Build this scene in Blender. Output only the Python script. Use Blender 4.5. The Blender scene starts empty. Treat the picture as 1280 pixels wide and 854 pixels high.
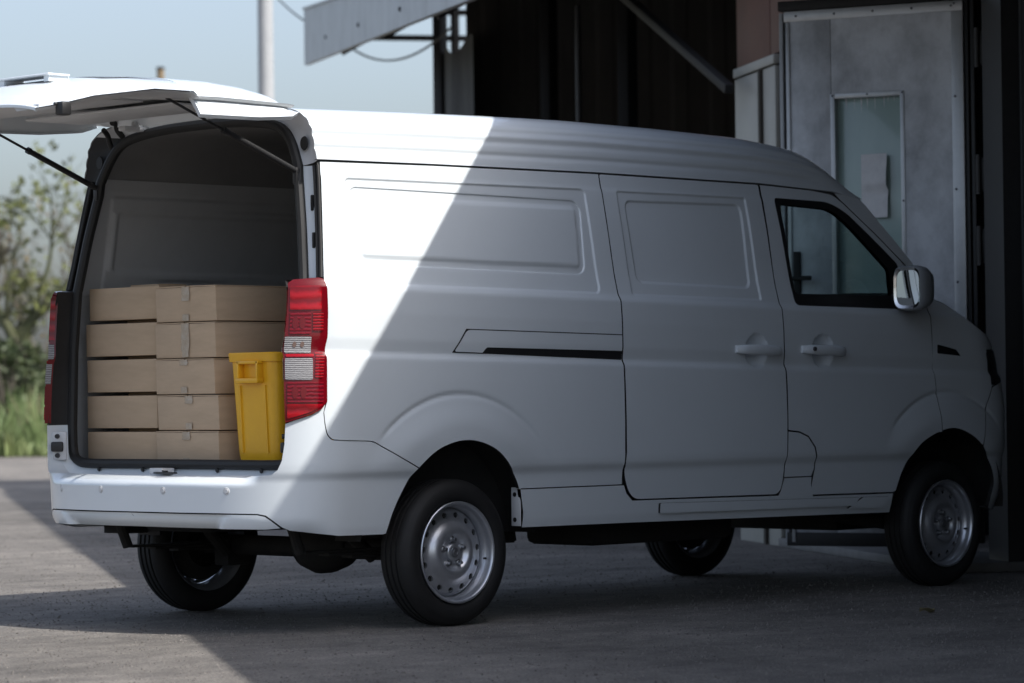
import bpy, bmesh, math, random
import numpy as np
from mathutils import Vector, Matrix
from mathutils.geometry import delaunay_2d_cdt
random.seed(7); RNG = np.random.default_rng(7)
scene = bpy.context.scene
COL = scene.collection

# ------------------------------------------------------------------ camera
FPX = 4008.4
cam_d = bpy.data.cameras.new('camera'); cam = bpy.data.objects.new('camera', cam_d); COL.objects.link(cam)
CAM = Vector((-8.6643, -9.7876, .8898)); YAW, PITCH, ROLL = .7845, .0171, -.0120
fw = Vector((math.cos(PITCH)*math.cos(YAW), math.cos(PITCH)*math.sin(YAW), math.sin(PITCH)))
rt = Vector((math.sin(YAW), -math.cos(YAW), 0)); up = rt.cross(fw)
r2 = rt*math.cos(ROLL)+up*math.sin(ROLL); u2 = -rt*math.sin(ROLL)+up*math.cos(ROLL)
cam.matrix_world = Matrix(((r2.x,u2.x,-fw.x,CAM.x),(r2.y,u2.y,-fw.y,CAM.y),(r2.z,u2.z,-fw.z,CAM.z),(0,0,0,1)))
cam_d.sensor_width = 36; cam_d.sensor_fit = 'HORIZONTAL'; cam_d.lens = FPX/1280*36
cam_d.clip_start = .1; cam_d.clip_end = 3000
cam_d.dof.use_dof = True; cam_d.dof.focus_distance = 12.6; cam_d.dof.aperture_fstop = 3.8
scene.camera = cam

# ------------------------------------------------------------------ sky and sun
SUN = Vector((.20, -.86, 1.0)).normalized()
EL = math.asin(SUN.z); AZ = math.atan2(SUN.x, SUN.y)
world = bpy.data.worlds.new('World'); scene.world = world; world.use_nodes = True
nt = world.node_tree; nt.nodes.clear()
sky = nt.nodes.new('ShaderNodeTexSky'); sky.sky_type = 'NISHITA'; sky.sun_disc = False
sky.sun_elevation = EL; sky.sun_rotation = AZ; sky.air_density = 1.0; sky.dust_density = 4.0; sky.ozone_density = 3.8; sky.altitude = 50
bg = nt.nodes.new('ShaderNodeBackground'); bg.inputs['Strength'].default_value = .135
wo = nt.nodes.new('ShaderNodeOutputWorld')
hs = nt.nodes.new('ShaderNodeHueSaturation'); hs.inputs['Saturation'].default_value = .70
nt.links.new(sky.outputs[0], hs.inputs['Color']); nt.links.new(hs.outputs[0], bg.inputs['Color']); nt.links.new(bg.outputs[0], wo.inputs['Surface'])
sl = bpy.data.lights.new('sun', 'SUN'); sl.energy = 3.3; sl.angle = math.radians(.53); sl.color = (1.0, .965, .91)
so = bpy.data.objects.new('sun', sl); COL.objects.link(so); so.location = SUN*40
so.rotation_euler = (-SUN).to_track_quat('-Z', 'Y').to_euler()
scene.view_settings.view_transform = 'Standard'; scene.view_settings.look = 'None'
scene.view_settings.exposure = 0.8; scene.view_settings.gamma = 1.0; scene.view_settings.use_curve_mapping = False
scene.render.engine = 'CYCLES'
scene.cycles.use_denoising = True
scene.cycles.max_bounces = 10; scene.cycles.transparent_max_bounces = 12

# ------------------------------------------------------------------ materials
def mat(name, col, rough=.5, metal=0., coat=0., coat_r=.05, spec=.5, var=None, bump=None, trans=0., alpha=1., emit=None, stretch=None, rvar=0.):
    """var=(scale, amount, second colour) blends in a second colour by noise; bump=(scale, strength, distance)"""
    m = bpy.data.materials.new(name); m.use_nodes = True
    n = m.node_tree; b = n.nodes['Principled BSDF']
    b.inputs['Base Color'].default_value = (*col, 1); b.inputs['Roughness'].default_value = rough
    b.inputs['Metallic'].default_value = metal; b.inputs['Coat Weight'].default_value = coat
    b.inputs['Coat Roughness'].default_value = coat_r; b.inputs['Specular IOR Level'].default_value = spec
    b.inputs['Transmission Weight'].default_value = trans; b.inputs['Alpha'].default_value = alpha
    if var or bump:
        tc = n.nodes.new('ShaderNodeTexCoord'); src = tc.outputs['Object']
        if stretch:
            mp = n.nodes.new('ShaderNodeMapping'); mp.inputs['Scale'].default_value = stretch
            n.links.new(src, mp.inputs['Vector']); src = mp.outputs[0]
    if var:
        sc, am, c2 = var
        t = n.nodes.new('ShaderNodeTexNoise'); t.inputs['Scale'].default_value = sc; t.inputs['Detail'].default_value = 6; t.inputs['Roughness'].default_value = .70
        n.links.new(src, t.inputs['Vector'])
        r = n.nodes.new('ShaderNodeMapRange'); r.inputs[1].default_value = .38; r.inputs[2].default_value = .68; r.inputs[4].default_value = am
        n.links.new(t.outputs[0], r.inputs[0])
        x = n.nodes.new('ShaderNodeMix'); x.data_type = 'RGBA'; x.inputs[6].default_value = (*col, 1); x.inputs[7].default_value = (*c2, 1)
        n.links.new(r.outputs[0], x.inputs[0]); n.links.new(x.outputs[2], b.inputs['Base Color'])
        if rvar:
            a = n.nodes.new('ShaderNodeMath'); a.operation = 'MULTIPLY_ADD'; a.inputs[1].default_value = rvar; a.inputs[2].default_value = rough
            n.links.new(t.outputs[0], a.inputs[0]); n.links.new(a.outputs[0], b.inputs['Roughness'])
    if bump:
        t = n.nodes.new('ShaderNodeTexNoise'); t.inputs['Scale'].default_value = bump[0]; t.inputs['Detail'].default_value = 5
        n.links.new(src, t.inputs['Vector'])
        bp = n.nodes.new('ShaderNodeBump'); bp.inputs['Strength'].default_value = bump[1]; bp.inputs['Distance'].default_value = bump[2]
        n.links.new(t.outputs[0], bp.inputs['Height']); n.links.new(bp.outputs[0], b.inputs['Normal'])
    return m
M = {}
M['paint'] = mat('white_paint', (.70,.75,.785), .30, coat=.85, coat_r=.03, var=(2.2,.3,(.63,.67,.70)), bump=(140,.02,.001))
M['paint_in'] = mat('white_primer', (.62,.63,.64), .5, var=(5,.5,(.52,.53,.54)))
M['liner'] = mat('cargo_paint', (.50,.51,.52), .45, var=(3,.6,(.40,.41,.42)), coat=.1)
M['headliner'] = mat('headliner_board', (.26,.26,.26), .75, var=(5,.5,(.20,.20,.20)))
M['floor_mat'] = mat('cargo_rubber', (.03,.03,.03), .8, bump=(60,.3,.002))
M['black'] = mat('black_plastic', (.016,.016,.017), .5, var=(30,.4,(.026,.026,.027)), bump=(300,.1,.001))
M['rubber'] = mat('seal_rubber', (.012,.012,.012), .62, bump=(90,.1,.001))
M['under'] = mat('underbody_coating', (.012,.012,.012), .85, var=(9,.6,(.028,.025,.022)), bump=(40,.4,.004))
M['tyre'] = mat('tyre_rubber', (.009,.009,.0095), .7, var=(18,.5,(.017,.0165,.016)), bump=(160,.15,.001))
M['rim'] = mat('silver_wheel_paint', (.56,.58,.62), .32, metal=.75, coat=.3, var=(25,.5,(.42,.43,.46)))
M['nut'] = mat('zinc_nut', (.35,.36,.38), .35, metal=.9)
M['chrome'] = mat('bright_metal', (.7,.7,.7), .15, metal=1.)
M['mirror'] = mat('mirror_glass', (.75,.78,.8), .02, metal=1.)
M['glass_dark'] = mat('dark_glass', (.012,.014,.016), .05, coat=1.)
M['screw'] = mat('screw_steel', (.10,.10,.11), .5, metal=.7)
def lens_mat(name, col, rough, stripes, dark, trans=0.):
    m = mat(name, col, rough, coat=.25, coat_r=.02, spec=.22, trans=trans)
    n = m.node_tree; b = n.nodes['Principled BSDF']
    tc = n.nodes.new('ShaderNodeTexCoord'); w = n.nodes.new('ShaderNodeTexWave'); w.bands_direction = 'Z'; w.inputs['Scale'].default_value = stripes; w.inputs['Distortion'].default_value = 1.6; w.inputs['Detail Scale'].default_value = 3
    n.links.new(tc.outputs['Object'], w.inputs['Vector'])
    x = n.nodes.new('ShaderNodeMix'); x.data_type = 'RGBA'; x.inputs[6].default_value = (*dark,1); x.inputs[7].default_value = (*col,1)
    n.links.new(w.outputs[0], x.inputs[0]); n.links.new(x.outputs[2], b.inputs['Base Color'])
    bp = n.nodes.new('ShaderNodeBump'); bp.inputs['Strength'].default_value = .35; bp.inputs['Distance'].default_value = .003
    n.links.new(w.outputs[0], bp.inputs['Height']); n.links.new(bp.outputs[0], b.inputs['Normal'])
    return m
M['lens_red'] = lens_mat('red_lens', (.36,.003,.010), .12, 7, (.16,.002,.006))
M['lens_fine'] = lens_mat('red_ribbed_lens', (.32,.003,.009), .15, 28, (.08,.002,.005))
M['lens_deep'] = lens_mat('deep_red_lens', (.20,.004,.012), .1, 22, (.09,.003,.008))
M['mirror_shell'] = mat('shaded_mirror_paint', (.30,.32,.34), .4, coat=.3, var=(9,.4,(.25,.265,.28)))  # body paint greyed down: shade on the mirror shell put into its colour
M['lens_frame'] = mat('dark_red_housing', (.13,.002,.006), .12, coat=.3, spec=.25)
M['lens_clear'] = lens_mat('clear_ribbed_lens', (.40,.39,.39), .10, 44, (.10,.095,.10))
M['bulb'] = mat('amber_bulb', (.17,.11,.09), .2, coat=.4)
def glass_mat(name, tint, alpha_mix):
    m = bpy.data.materials.new(name); m.use_nodes = True; n = m.node_tree; n.nodes.clear()
    o = n.nodes.new('ShaderNodeOutputMaterial'); t = n.nodes.new('ShaderNodeBsdfTransparent'); t.inputs[0].default_value = (*tint,1)
    g = n.nodes.new('ShaderNodeBsdfGlossy'); g.inputs['Roughness'].default_value = .01
    lw = n.nodes.new('ShaderNodeLayerWeight'); lw.inputs[0].default_value = .5
    pw = n.nodes.new('ShaderNodeMath'); pw.operation = 'POWER'; pw.inputs[1].default_value = 5; n.links.new(lw.outputs['Facing'], pw.inputs[0])
    f = n.nodes.new('ShaderNodeMath'); f.operation = 'MULTIPLY_ADD'; f.inputs[1].default_value = .92; f.inputs[2].default_value = .06; n.links.new(pw.outputs[0], f.inputs[0])
    mx = n.nodes.new('ShaderNodeMixShader'); n.links.new(f.outputs[0], mx.inputs[0]); n.links.new(t.outputs[0], mx.inputs[1]); n.links.new(g.outputs[0], mx.inputs[2])
    n.links.new(mx.outputs[0], o.inputs[0]); return m
M['glass'] = glass_mat('tinted_window_glass', (.72,.79,.78), .2)

# ------------------------------------------------------------------ mesh helpers
def tag(o, label=None, cat=None, group=None, kind=None):
    if label: o['label'] = label
    if cat: o['category'] = cat
    if group: o['group'] = group
    if kind: o['kind'] = kind
    return o
def thing(name, label, cat, loc=(0,0,0), rz=0., group=None):
    o = bpy.data.objects.new(name, None); COL.objects.link(o); o.location = loc; o.rotation_euler = (0,0,rz); o.empty_display_size = .2
    return tag(o, label, cat, group)
def mk(name, v, f, m, parent=None, smooth=True, normals=None, sharp=None):
    me = bpy.data.meshes.new(name); me.from_pydata([tuple(map(float,p)) for p in v], [], [tuple(int(i) for i in q) for q in f]); me.update()
    if isinstance(m, (list,tuple)):
        for k in m: me.materials.append(M[k] if isinstance(k,str) else k)
    else: me.materials.append(M[m] if isinstance(m,str) else m)
    if smooth:
        me.polygons.foreach_set('use_smooth', [True]*len(me.polygons))
        if sharp is not None: me.set_sharp_from_angle(angle=math.radians(sharp))
    if normals is not None: me.normals_split_custom_set_from_vertices([tuple(map(float,k)) for k in normals])
    o = bpy.data.objects.new(name, me); COL.objects.link(o)
    if parent is not None: o.parent = parent
    return o
class MB:
    def __init__(s): s.v=[]; s.f=[]
    def add(s, v, f):
        b=len(s.v); s.v += [tuple(map(float,p)) for p in v]; s.f += [tuple(int(i)+b for i in q) for q in f]; return s
    def box(s, lo, hi, M4=None, bev=0.):
        x0,y0,z0=lo; x1,y1,z1=hi
        if bev<=0:
            v=[(x0,y0,z0),(x1,y0,z0),(x1,y1,z0),(x0,y1,z0),(x0,y0,z1),(x1,y0,z1),(x1,y1,z1),(x0,y1,z1)]
            f=[(0,3,2,1),(4,5,6,7),(0,1,5,4),(1,2,6,5),(2,3,7,6),(3,0,4,7)]
        else:
            bm=bmesh.new(); r=bmesh.ops.create_cube(bm,size=1)
            for q in bm.verts: q.co=Vector(((x0+x1)/2+q.co.x*(x1-x0),(y0+y1)/2+q.co.y*(y1-y0),(z0+z1)/2+q.co.z*(z1-z0)))
            bmesh.ops.bevel(bm,geom=bm.edges[:],offset=bev,segments=2,affect='EDGES',profile=.5)
            bm.verts.index_update(); v=[tuple(q.co) for q in bm.verts]; f=[[q.index for q in g.verts] for g in bm.faces]; bm.free()
        if M4 is not None: v=[tuple(M4 @ Vector(p)) for p in v]
        return s.add(v,f)
    def tube(s, pts, r, n=10, cap=True):
        P_=[Vector(p) for p in pts]; m=len(P_); rr=r if isinstance(r,(list,tuple)) else [r]*m
        v=[]; f=[]; a=None
        for i in range(m):
            d=(P_[min(i+1,m-1)]-P_[max(i-1,0)]).normalized()
            if a is None:
                a=d.cross(Vector((0,0,1)))
                if a.length<.05: a=d.cross(Vector((1,0,0)))
            a=(a-d*a.dot(d)).normalized(); b=d.cross(a)
            for k in range(n):
                t=2*math.pi*k/n; v.append(tuple(P_[i]+(a*math.cos(t)+b*math.sin(t))*rr[i]))
        for i in range(m-1):
            for k in range(n): f.append((i*n+k,i*n+(k+1)%n,(i+1)*n+(k+1)%n,(i+1)*n+k))
        if cap: f.append(tuple(range(n-1,-1,-1))); f.append(tuple((m-1)*n+k for k in range(n)))
        return s.add(v,f)
    def lathe(s, prof, n=48, close=False, axis='y', c=(0,0,0)):
        v=[];f=[];m=len(prof)
        for k in range(n):
            t=2*math.pi*k/n
            for (r,h) in prof:
                if axis=='y': v.append((c[0]+r*math.cos(t),c[1]+h,c[2]+r*math.sin(t)))
                elif axis=='x': v.append((c[0]+h,c[1]+r*math.cos(t),c[2]+r*math.sin(t)))
                else: v.append((c[0]+r*math.cos(t),c[1]+r*math.sin(t),c[2]+h))
        for k in range(n):
            a=k*m; b=((k+1)%n)*m
            for i in range(m-1 if not close else m):
                j=(i+1)%m; f.append((a+i,a+j,b+j,b+i))
        return s.add(v,f)
    def grid(s, G, flip=False):
        G=np.asarray(G,float); n,m=G.shape[:2]; f=[]
        for i in range(n-1):
            for j in range(m-1):
                q=(i*m+j,i*m+j+1,(i+1)*m+j+1,(i+1)*m+j); f.append(q[::-1] if flip else q)
        return s.add(G.reshape(-1,3),f)
    def prism(s, poly, o, ex, ez, en, depth):
        """polygon in (ex,ez) at origin o, extruded along en"""
        o=Vector(o);ex=Vector(ex);ez=Vector(ez);en=Vector(en);n=len(poly)
        v=[tuple(o+ex*a+ez*b) for a,b in poly]+[tuple(o+ex*a+ez*b+en*depth) for a,b in poly]
        f=[tuple(range(n)),tuple(range(2*n-1,n-1,-1))]+[(i,n+i,n+(i+1)%n,(i+1)%n) for i in range(n)]
        return s.add(v,f)
    def build(s, name, m, parent=None, smooth=True, sharp=35, recalc=True):
        o=mk(name,s.v,s.f,m,parent,False)
        if recalc:
            bm=bmesh.new(); bm.from_mesh(o.data); bmesh.ops.recalc_face_normals(bm,faces=bm.faces[:]); bm.to_mesh(o.data); bm.free()
        if smooth:
            o.data.polygons.foreach_set('use_smooth',[True]*len(o.data.polygons)); o.data.set_sharp_from_angle(angle=math.radians(sharp))
        return o
def catmull(pts, n=8):
    P_=[np.array(p,float) for p in pts]; out=[]
    for i in range(len(P_)-1):
        a=P_[max(i-1,0)];b=P_[i];c=P_[i+1];d=P_[min(i+2,len(P_)-1)]
        for k in range(n):
            t=k/n; out.append(.5*((2*b)+(c-a)*t+(2*a-5*b+4*c-d)*t*t+(3*b-a-3*c+d)*t**3))
    out.append(P_[-1]); return out

#SURF-BEGIN  body surface of the van: right side as a function of (u, z); u is the x coordinate along the straight flank
CP = np.array([(.10,.78),(.30,.80),(.355,.812),(.40,.822),(.47,.829),(.585,.838),(.612,.852),(.64,.855),(.80,.857),(.95,.855),
    (1.030,.852),(1.048,.839),(1.10,.846),(1.20,.846),(1.293,.840),(1.315,.824),(1.40,.803),(1.60,.765),(1.735,.738),(1.741,.733),(1.80,.722),(1.9,.69),(2.1,.6)])
_zz = np.arange(.05, 2.15, .001)
_ww = np.interp(_zz, CP[:,0], CP[:,1])
_k = np.exp(-.5*(np.arange(-24,25)/6.0)**2); _k /= _k.sum()
_ww = np.convolve(np.pad(_ww, 24, mode='edge'), _k, mode='valid')
def wprof(z): return np.interp(z, _zz, _ww)
def sstep(a, b, x):
    t = np.clip((x-a)/(b-a), 0, 1); return t*t*(3-2*t)
def zwarp(u, z):
    k = sstep(.62, .95, z)*(1-sstep(1.36, 1.62, z))
    return z + .0215*(u-.0)*k - .004*k
def _plan():
    n=2.5; a=.40; t=np.linspace(0, np.pi/2, 400)
    rx=-.55-a*np.sin(t)**(2/n); ry=np.cos(t)**(2/n)*.85
    m=4.5; b=.56; fx=3.2+b*np.sin(t)**(2/m); fy=np.cos(t)**(2/m)*.85
    rs=np.concatenate([[0],np.cumsum(np.hypot(np.diff(rx),np.diff(ry)))]); fs=np.concatenate([[0],np.cumsum(np.hypot(np.diff(fx),np.diff(fy)))])
    us=np.concatenate([(-.55-rs)[::-1],(3.2+fs)]); xs=np.concatenate([rx[::-1],fx]); ys=np.concatenate([ry[::-1],fy])
    return us,xs,ys
PU,PX,PY=_plan()
UR,UF=PU[0],PU[-1]            # rear centre and front centre
_ug=np.linspace(UR,UF,3000); _gx=np.interp(_ug,PU,PX); _gy=np.interp(_ug,PU,PY)
_k2=np.exp(-.5*(np.arange(-40,41)/14.0)**2); _k2/=_k2.sum()
_nx=np.gradient(_gy,_ug); _ny=np.gradient(_gx,_ug); _l=np.hypot(_nx,_ny); _nx,_ny=-_nx/_l,_ny/_l
_nx=np.convolve(np.pad(_nx,40,mode='edge'),_k2,mode='valid'); _ny=np.convolve(np.pad(_ny,40,mode='edge'),_k2,mode='valid')
def polysdf(px, pz, poly):
    d=np.full(px.shape,1e9); ins=np.zeros(px.shape,bool); n=len(poly)
    for i in range(n):
        ax,az=poly[i]; bx,bz=poly[(i+1)%n]; ex,ez=bx-ax,bz-az
        t=np.clip(((px-ax)*ex+(pz-az)*ez)/(ex*ex+ez*ez),0,1)
        d=np.minimum(d,np.hypot(px-ax-t*ex,pz-az-t*ez))
        c=((az>pz)!=(bz>pz)); ins^= c & (px < ax+(pz-az)*(ex)/np.where(ez==0,1e-9,ez))
    return np.where(ins,-d,d)
def rsdf(u,z,poly,r): return polysdf(u,z,poly)-r     # polygon already shrunk by r
def inset_poly(poly,r):
    c=np.mean(poly,0); out=[]
    n=len(poly); P=np.array(poly,float)
    for i in range(n):
        a,b,c2=P[i-1],P[i],P[(i+1)%n]; d1=(b-a)/np.hypot(*(b-a)); d2=(c2-b)/np.hypot(*(c2-b))
        n1=np.array([-d1[1],d1[0]]); n2=np.array([-d2[1],d2[0]])
        if n1@(c-b)<0: n1=-n1
        if n2@(c-b)<0: n2=-n2
        m=n1+n2; out.append(tuple(b+m*r/(1+n1@n2)))
    return out
Q_OUT=inset_poly([(-.49,1.733),(.838,1.738),(.838,1.300),(-.49,1.318)],.03)
Q_IN=inset_poly([(-.475,1.698),(.800,1.686),(.772,1.378),(-.475,1.396)],.05)
S_OUT=inset_poly([(1.020,1.738),(1.842,1.738),(1.845,1.285),(1.020,1.296)],.015)
S_IN=inset_poly([(1.062,1.700),(1.812,1.708),(1.795,1.335),(1.070,1.348)],.04)
def feat(u, z):
    f=np.zeros(np.broadcast(u,z).shape)
    # wheel arch flares
    for cx,cz,ri,ro,amp in ((-.0,.300,.41,.600,.016),(3.100,.300,.41,.585,.016)):
        r=np.hypot(u-cx,z-cz)
        b=(1-sstep(ro-.13,ro,r))*sstep(.56,.74,z)
        f=f-.0055*np.exp(-((r-ro)/.011)**2)*sstep(.70,.80,z)
        f=f+amp*b
    # stamped panels
    d=rsdf(u,z,Q_OUT,.03); f=f-.007*(1-sstep(-.012,.0,d))
    d=rsdf(u,z,Q_IN,.05); f=f-.005*(1-sstep(-.006,.0,d))+.009*(1-sstep(-.045,-.022,d))
    d=rsdf(u,z,S_OUT,.015); f=f-.007*(1-sstep(-.012,.0,d))
    d=rsdf(u,z,S_IN,.04); f=f-.007*(1-sstep(-.014,.0,d))
    # bowls behind the door handles
    for hx in (1.775,2.222):
        r=np.hypot(u-hx,(z-1.072)*1.0); f=f-.022*np.clip(1-(r/.075)**2,0,1)**.7
    # rear bumper: rolled upper edge and recessed lower insert
    rear=1-sstep(-1.02,-.92,u)
    f=f-rear*.07*np.clip((z-.563)/.045,0,1)**2
    ins=(1-sstep(-1.10,-1.04,u+.9*(.46-z)))
    f=f-ins*(.012*(1-sstep(.452,.460,z))+.09*np.clip((.455-z)/.06,0,1.2)**2*.35)
    f=f-(1-sstep(-.75,-.6,u))*.035*np.clip((.45-z)/.08,0,1)**2
    return f
def P(u, z, off=0.0, features=True):
    u=np.asarray(u,float); z=np.asarray(z,float)
    x0=np.interp(u,PU,PX); yf=np.interp(u,PU,PY)/.85
    nx=np.interp(u,_ug,_nx); ny=np.interp(u,_ug,_ny)
    zw=zwarp(u,z); zw=np.where(u>3.2,np.where(z>1.0,zw,zw),zw)
    w=wprof(zw)-.010*((np.clip(u,-.8,3.3)-1.2)/1.9)**2
    f=(feat(u,z) if features else 0)+off
    rl=1-sstep(-.75,-.45,u); lean=rl*(.03*sstep(.8,1.34,z))
    fl=sstep(3.1,3.6,u); lean=lean-fl*(.07*np.clip((z-.80)/.27,0,2)**1.5+.07*np.clip((.50-z)/.2,0,2)**2)
    return np.stack([x0+nx*f+lean, -(yf*w)-ny*f, z+0*u],-1)
#SURF-END
# ------------------------------------------------------------------ panels cut out of the body surface
def fillet(poly, rad):
    out=[]; n=len(poly)
    for i in range(n):
        r = rad[i] if isinstance(rad,(list,tuple)) else rad
        b=np.array(poly[i],float); a=np.array(poly[i-1],float); c=np.array(poly[(i+1)%n],float)
        if r<=0: out.append(tuple(b)); continue
        d1=a-b; l1=np.hypot(*d1); d1/=l1; d2=c-b; l2=np.hypot(*d2); d2/=l2
        t=min(r,l1*.48,l2*.48); p0=b+d1*t; p2=b+d2*t
        for k in range(9):
            s=k/8; out.append(tuple((1-s)**2*p0+2*s*(1-s)*b+s*s*p2))
    return out
def resample(poly, h):
    out=[]; n=len(poly)
    for i in range(n):
        a=np.array(poly[i],float); b=np.array(poly[(i+1)%n],float); l=np.hypot(*(b-a))
        if l<1e-6: continue
        k=max(1,int(round(l/h)))
        for j in range(k): out.append(tuple(a+(b-a)*j/k))
    return out
def surfn(u,z,off,features):
    e=.0015
    pu=P(u+e,z,off,features)-P(u-e,z,off,features); pz=P(u,z+e,off,features)-P(u,z-e,off,features)
    n=np.cross(pu,pz); n/=np.linalg.norm(n,axis=-1,keepdims=True)+1e-12
    return n
def roundoff(poly, R, step):
    """points on the outline of a polygon grown by R"""
    Pq=np.array(poly,float); n=len(Pq); out=[]; c=Pq.mean(0)
    for i in range(n):
        a_,b_,c_=Pq[i-1],Pq[i],Pq[(i+1)%n]; e1=(b_-a_)/np.hypot(*(b_-a_)); e2=(c_-b_)/np.hypot(*(c_-b_))
        n1=np.array([e1[1],-e1[0]]); n2=np.array([e2[1],-e2[0]])
        if n1@(b_-c)<0: n1=-n1
        if n2@(b_-c)<0: n2=-n2
        for k in range(7):
            v=n1*(1-k/6)+n2*(k/6); v/=np.hypot(*v); out.append(tuple(b_+v*R))
        L=np.hypot(*(c_-b_)); m_=int(L/step)
        for k in range(1,m_): out.append(tuple(b_+e2*L*k/m_+n2*R))
    return out
def panel(name, outline, m, parent, h=.011, holes=(), off=0., flange=.018, side=-1, features=True, flip=False, dark=True, lines=True):
    loops=[resample(outline,h)]+[resample(q,h) for q in holes]
    allp=np.array(outline); u0,z0=allp.min(0); u1,z1=allp.max(0)
    gu,gz=np.meshgrid(np.arange(u0+h*.37,u1,h),np.arange(z0+h*.41,z1,h)); gu=gu.ravel(); gz=gz.ravel()
    sd=polysdf(gu,gz,loops[0]); ok=sd<-.4*h
    for q in loops[1:]: ok&=polysdf(gu,gz,q)>.4*h
    if lines and features and h<.012:                              # follow the edges of the pressings with rows of vertices
        for q,r_,deltas in ((Q_OUT,.03,(-.0125,-.009,-.006,-.003,.0005)),(Q_IN,.05,(-.0065,-.0045,-.003,-.0015,.0004)),(S_OUT,.015,(-.0125,-.009,-.006,-.003,.0005)),(S_IN,.04,(-.0145,-.011,-.0075,-.004,.0005))):
            d_=polysdf(gu,gz,q)-r_; ok&=~((d_>deltas[0]-.005)&(d_<deltas[-1]+.005))
    gu,gz=gu[ok],gz[ok]
    pts=[]; edges=[]; spans=[]
    for q in loops:
        b=len(pts); pts+=q; n=len(q); spans.append((b,n)); edges+=[(b+i,b+(i+1)%n) for i in range(n)]
    nb=len(pts); pts+=list(zip(gu,gz))
    if lines and features and h<.012:
        ex=[]
        for q,r_,deltas in ((Q_OUT,.03,(-.0125,-.009,-.006,-.003,.0005)),(Q_IN,.05,(-.0065,-.0045,-.003,-.0015,.0004)),(S_OUT,.015,(-.0125,-.009,-.006,-.003,.0005)),(S_IN,.04,(-.0145,-.011,-.0075,-.004,.0005))):
            for dl in deltas: ex+=roundoff(q,r_+dl,.008)
        ex=np.array(ex); e_ok=polysdf(ex[:,0],ex[:,1],loops[0])<-.3*h
        pts+=[tuple(e) for e in ex[e_ok]]
    r=delaunay_2d_cdt([Vector(p) for p in pts],edges,[],0,1e-7)
    V=np.array([tuple(p) for p in r[0]]); T=np.array([t for t in r[2] if len(t)==3])
    cen=V[T].mean(1); keep=polysdf(cen[:,0],cen[:,1],loops[0])<0
    for q in loops[1:]: keep&=polysdf(cen[:,0],cen[:,1],q)>0
    T=T[keep]
    pos=P(V[:,0],V[:,1],off,features); nor=surfn(V[:,0],V[:,1],off,features)
    # triangle winding along the surface normal
    fn=np.cross(pos[T[:,1]]-pos[T[:,0]],pos[T[:,2]]-pos[T[:,0]]); bad=(fn*nor[T[:,0]]).sum(1)<0; T[bad]=T[bad][:,::-1]
    vs=[pos]; ns=[nor]; fs=[tuple(t) for t in T]; base=len(pos)
    if flange>0:
        for li,(b,n) in enumerate(spans):
            q=np.array(loops[li]); p0=P(q[:,0],q[:,1],off,features); n0=surfn(q[:,0],q[:,1],off,features)
            nx=np.roll(p0,-1,0)-np.roll(p0,1,0); lat=np.cross(nx,n0); lat/=np.linalg.norm(lat,axis=1,keepdims=True)+1e-9
            area=sum(q[i-1][0]*q[i][1]-q[i][0]*q[i-1][1] for i in range(n))
            if (area<0)!=(li>0): lat=-lat
            vs+= [p0,p0-n0*flange]; ns+=[lat,lat]
            for i in range(n):
                j=(i+1)%n; fs.append((base+i,base+j,base+n+j,base+n+i))
            base+=2*n
    pos=np.concatenate(vs); nor=np.concatenate(ns)
    if side>0:
        pos=pos*[1,-1,1]; nor=nor*[1,-1,1]; fs=[f[::-1] for f in fs]
    if flip:
        nor=-nor; fs=[f[::-1] for f in fs]
    o=mk(name,pos,fs,[m,'rubber'] if flange>0 and not isinstance(m,(list,tuple)) else m,parent,True,nor)
    if flange>0 and dark:
        k=np.zeros(len(fs),dtype=np.int32); k[len(T):]=1; o.data.polygons.foreach_set('material_index',k)
    return o

# ------------------------------------------------------------------ the van
van = thing('cargo_van','white cargo van with its tailgate raised over stacked cardboard boxes','van')
G=.0030      # half a shut line
SLIDE=[(.934,1.795),(.934,1.40),(.936,1.05),(.934,.586)]
FD=[(1.944,1.792),(1.950,1.40),(1.958,1.10),(1.963,.93),(1.963,.729)]
archR=[tuple(q) for q in catmull([(-.372,.30),(-.362,.374),(-.335,.455),(-.287,.54),(-.225,.620),(-.117,.695),(.030,.723),(.180,.685),(.290,.597),(.335,.531),(.362,.432),(.362,.30)],6)]
archF=[tuple(q) for q in catmull([(2.722,.30),(2.735,.40),(2.765,.49),(2.817,.575),(2.915,.668),(3.115,.722),(3.30,.675),(3.44,.57),(3.503,.474),(3.53,.30)],6)]
def arc_between(a, lo, hi): return [q for q in a if lo<=q[0]<=hi]
GUT=[(-.605,1.779),(.0,1.789),(.934,1.793),(1.944,1.788),(2.30,1.776),(2.45,1.768)]
def gut(u): return float(np.interp(u,[q[0] for q in GUT],[q[1] for q in GUT]))
LAMP_OUT=[(-.680,1.341),(-.678,1.122),(-.683,1.078),(-.681,1.041),(-.677,.879)]
BSEAM=[(-.6875,.838)]+[tuple(q) for q in catmull([(-.684,.80),(-.676,.762),(-.662,.742),(-.640,.734),(-.56,.730),(-.475,.7265),(-.445,.720),(-.415,.706),(-.32,.661),(-.225,.620)],4)]
quarter=[(-.607,1.786),(.0,1.795),(.934-G,1.800),(.934-G,.525),(.3375,.525)]
aq=[q for q in archR if -.225<=q[0]<=.335 and q[1]>.53][::-1]
quarter+=aq+[(u+G*.5,z+G*.6) for u,z in BSEAM[::-1]]+[(u+G,z) for u,z in LAMP_OUT[::-1]]+[(-.660,1.44),(-.632,1.62)]
slide_o=fillet([(.934+G,1.800),(1.944-G,1.795),(1.950-G,1.40),(1.958-G,1.10),(1.963-G,.729),(1.958-G,.53),(1.935,.455),(.995,.462),(.94+G,.55),(.936+G,1.05),(.934+G,1.40)],[.012,.012,.2,.2,.1,.1,.05,.06,.1,.1,.1])
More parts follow.
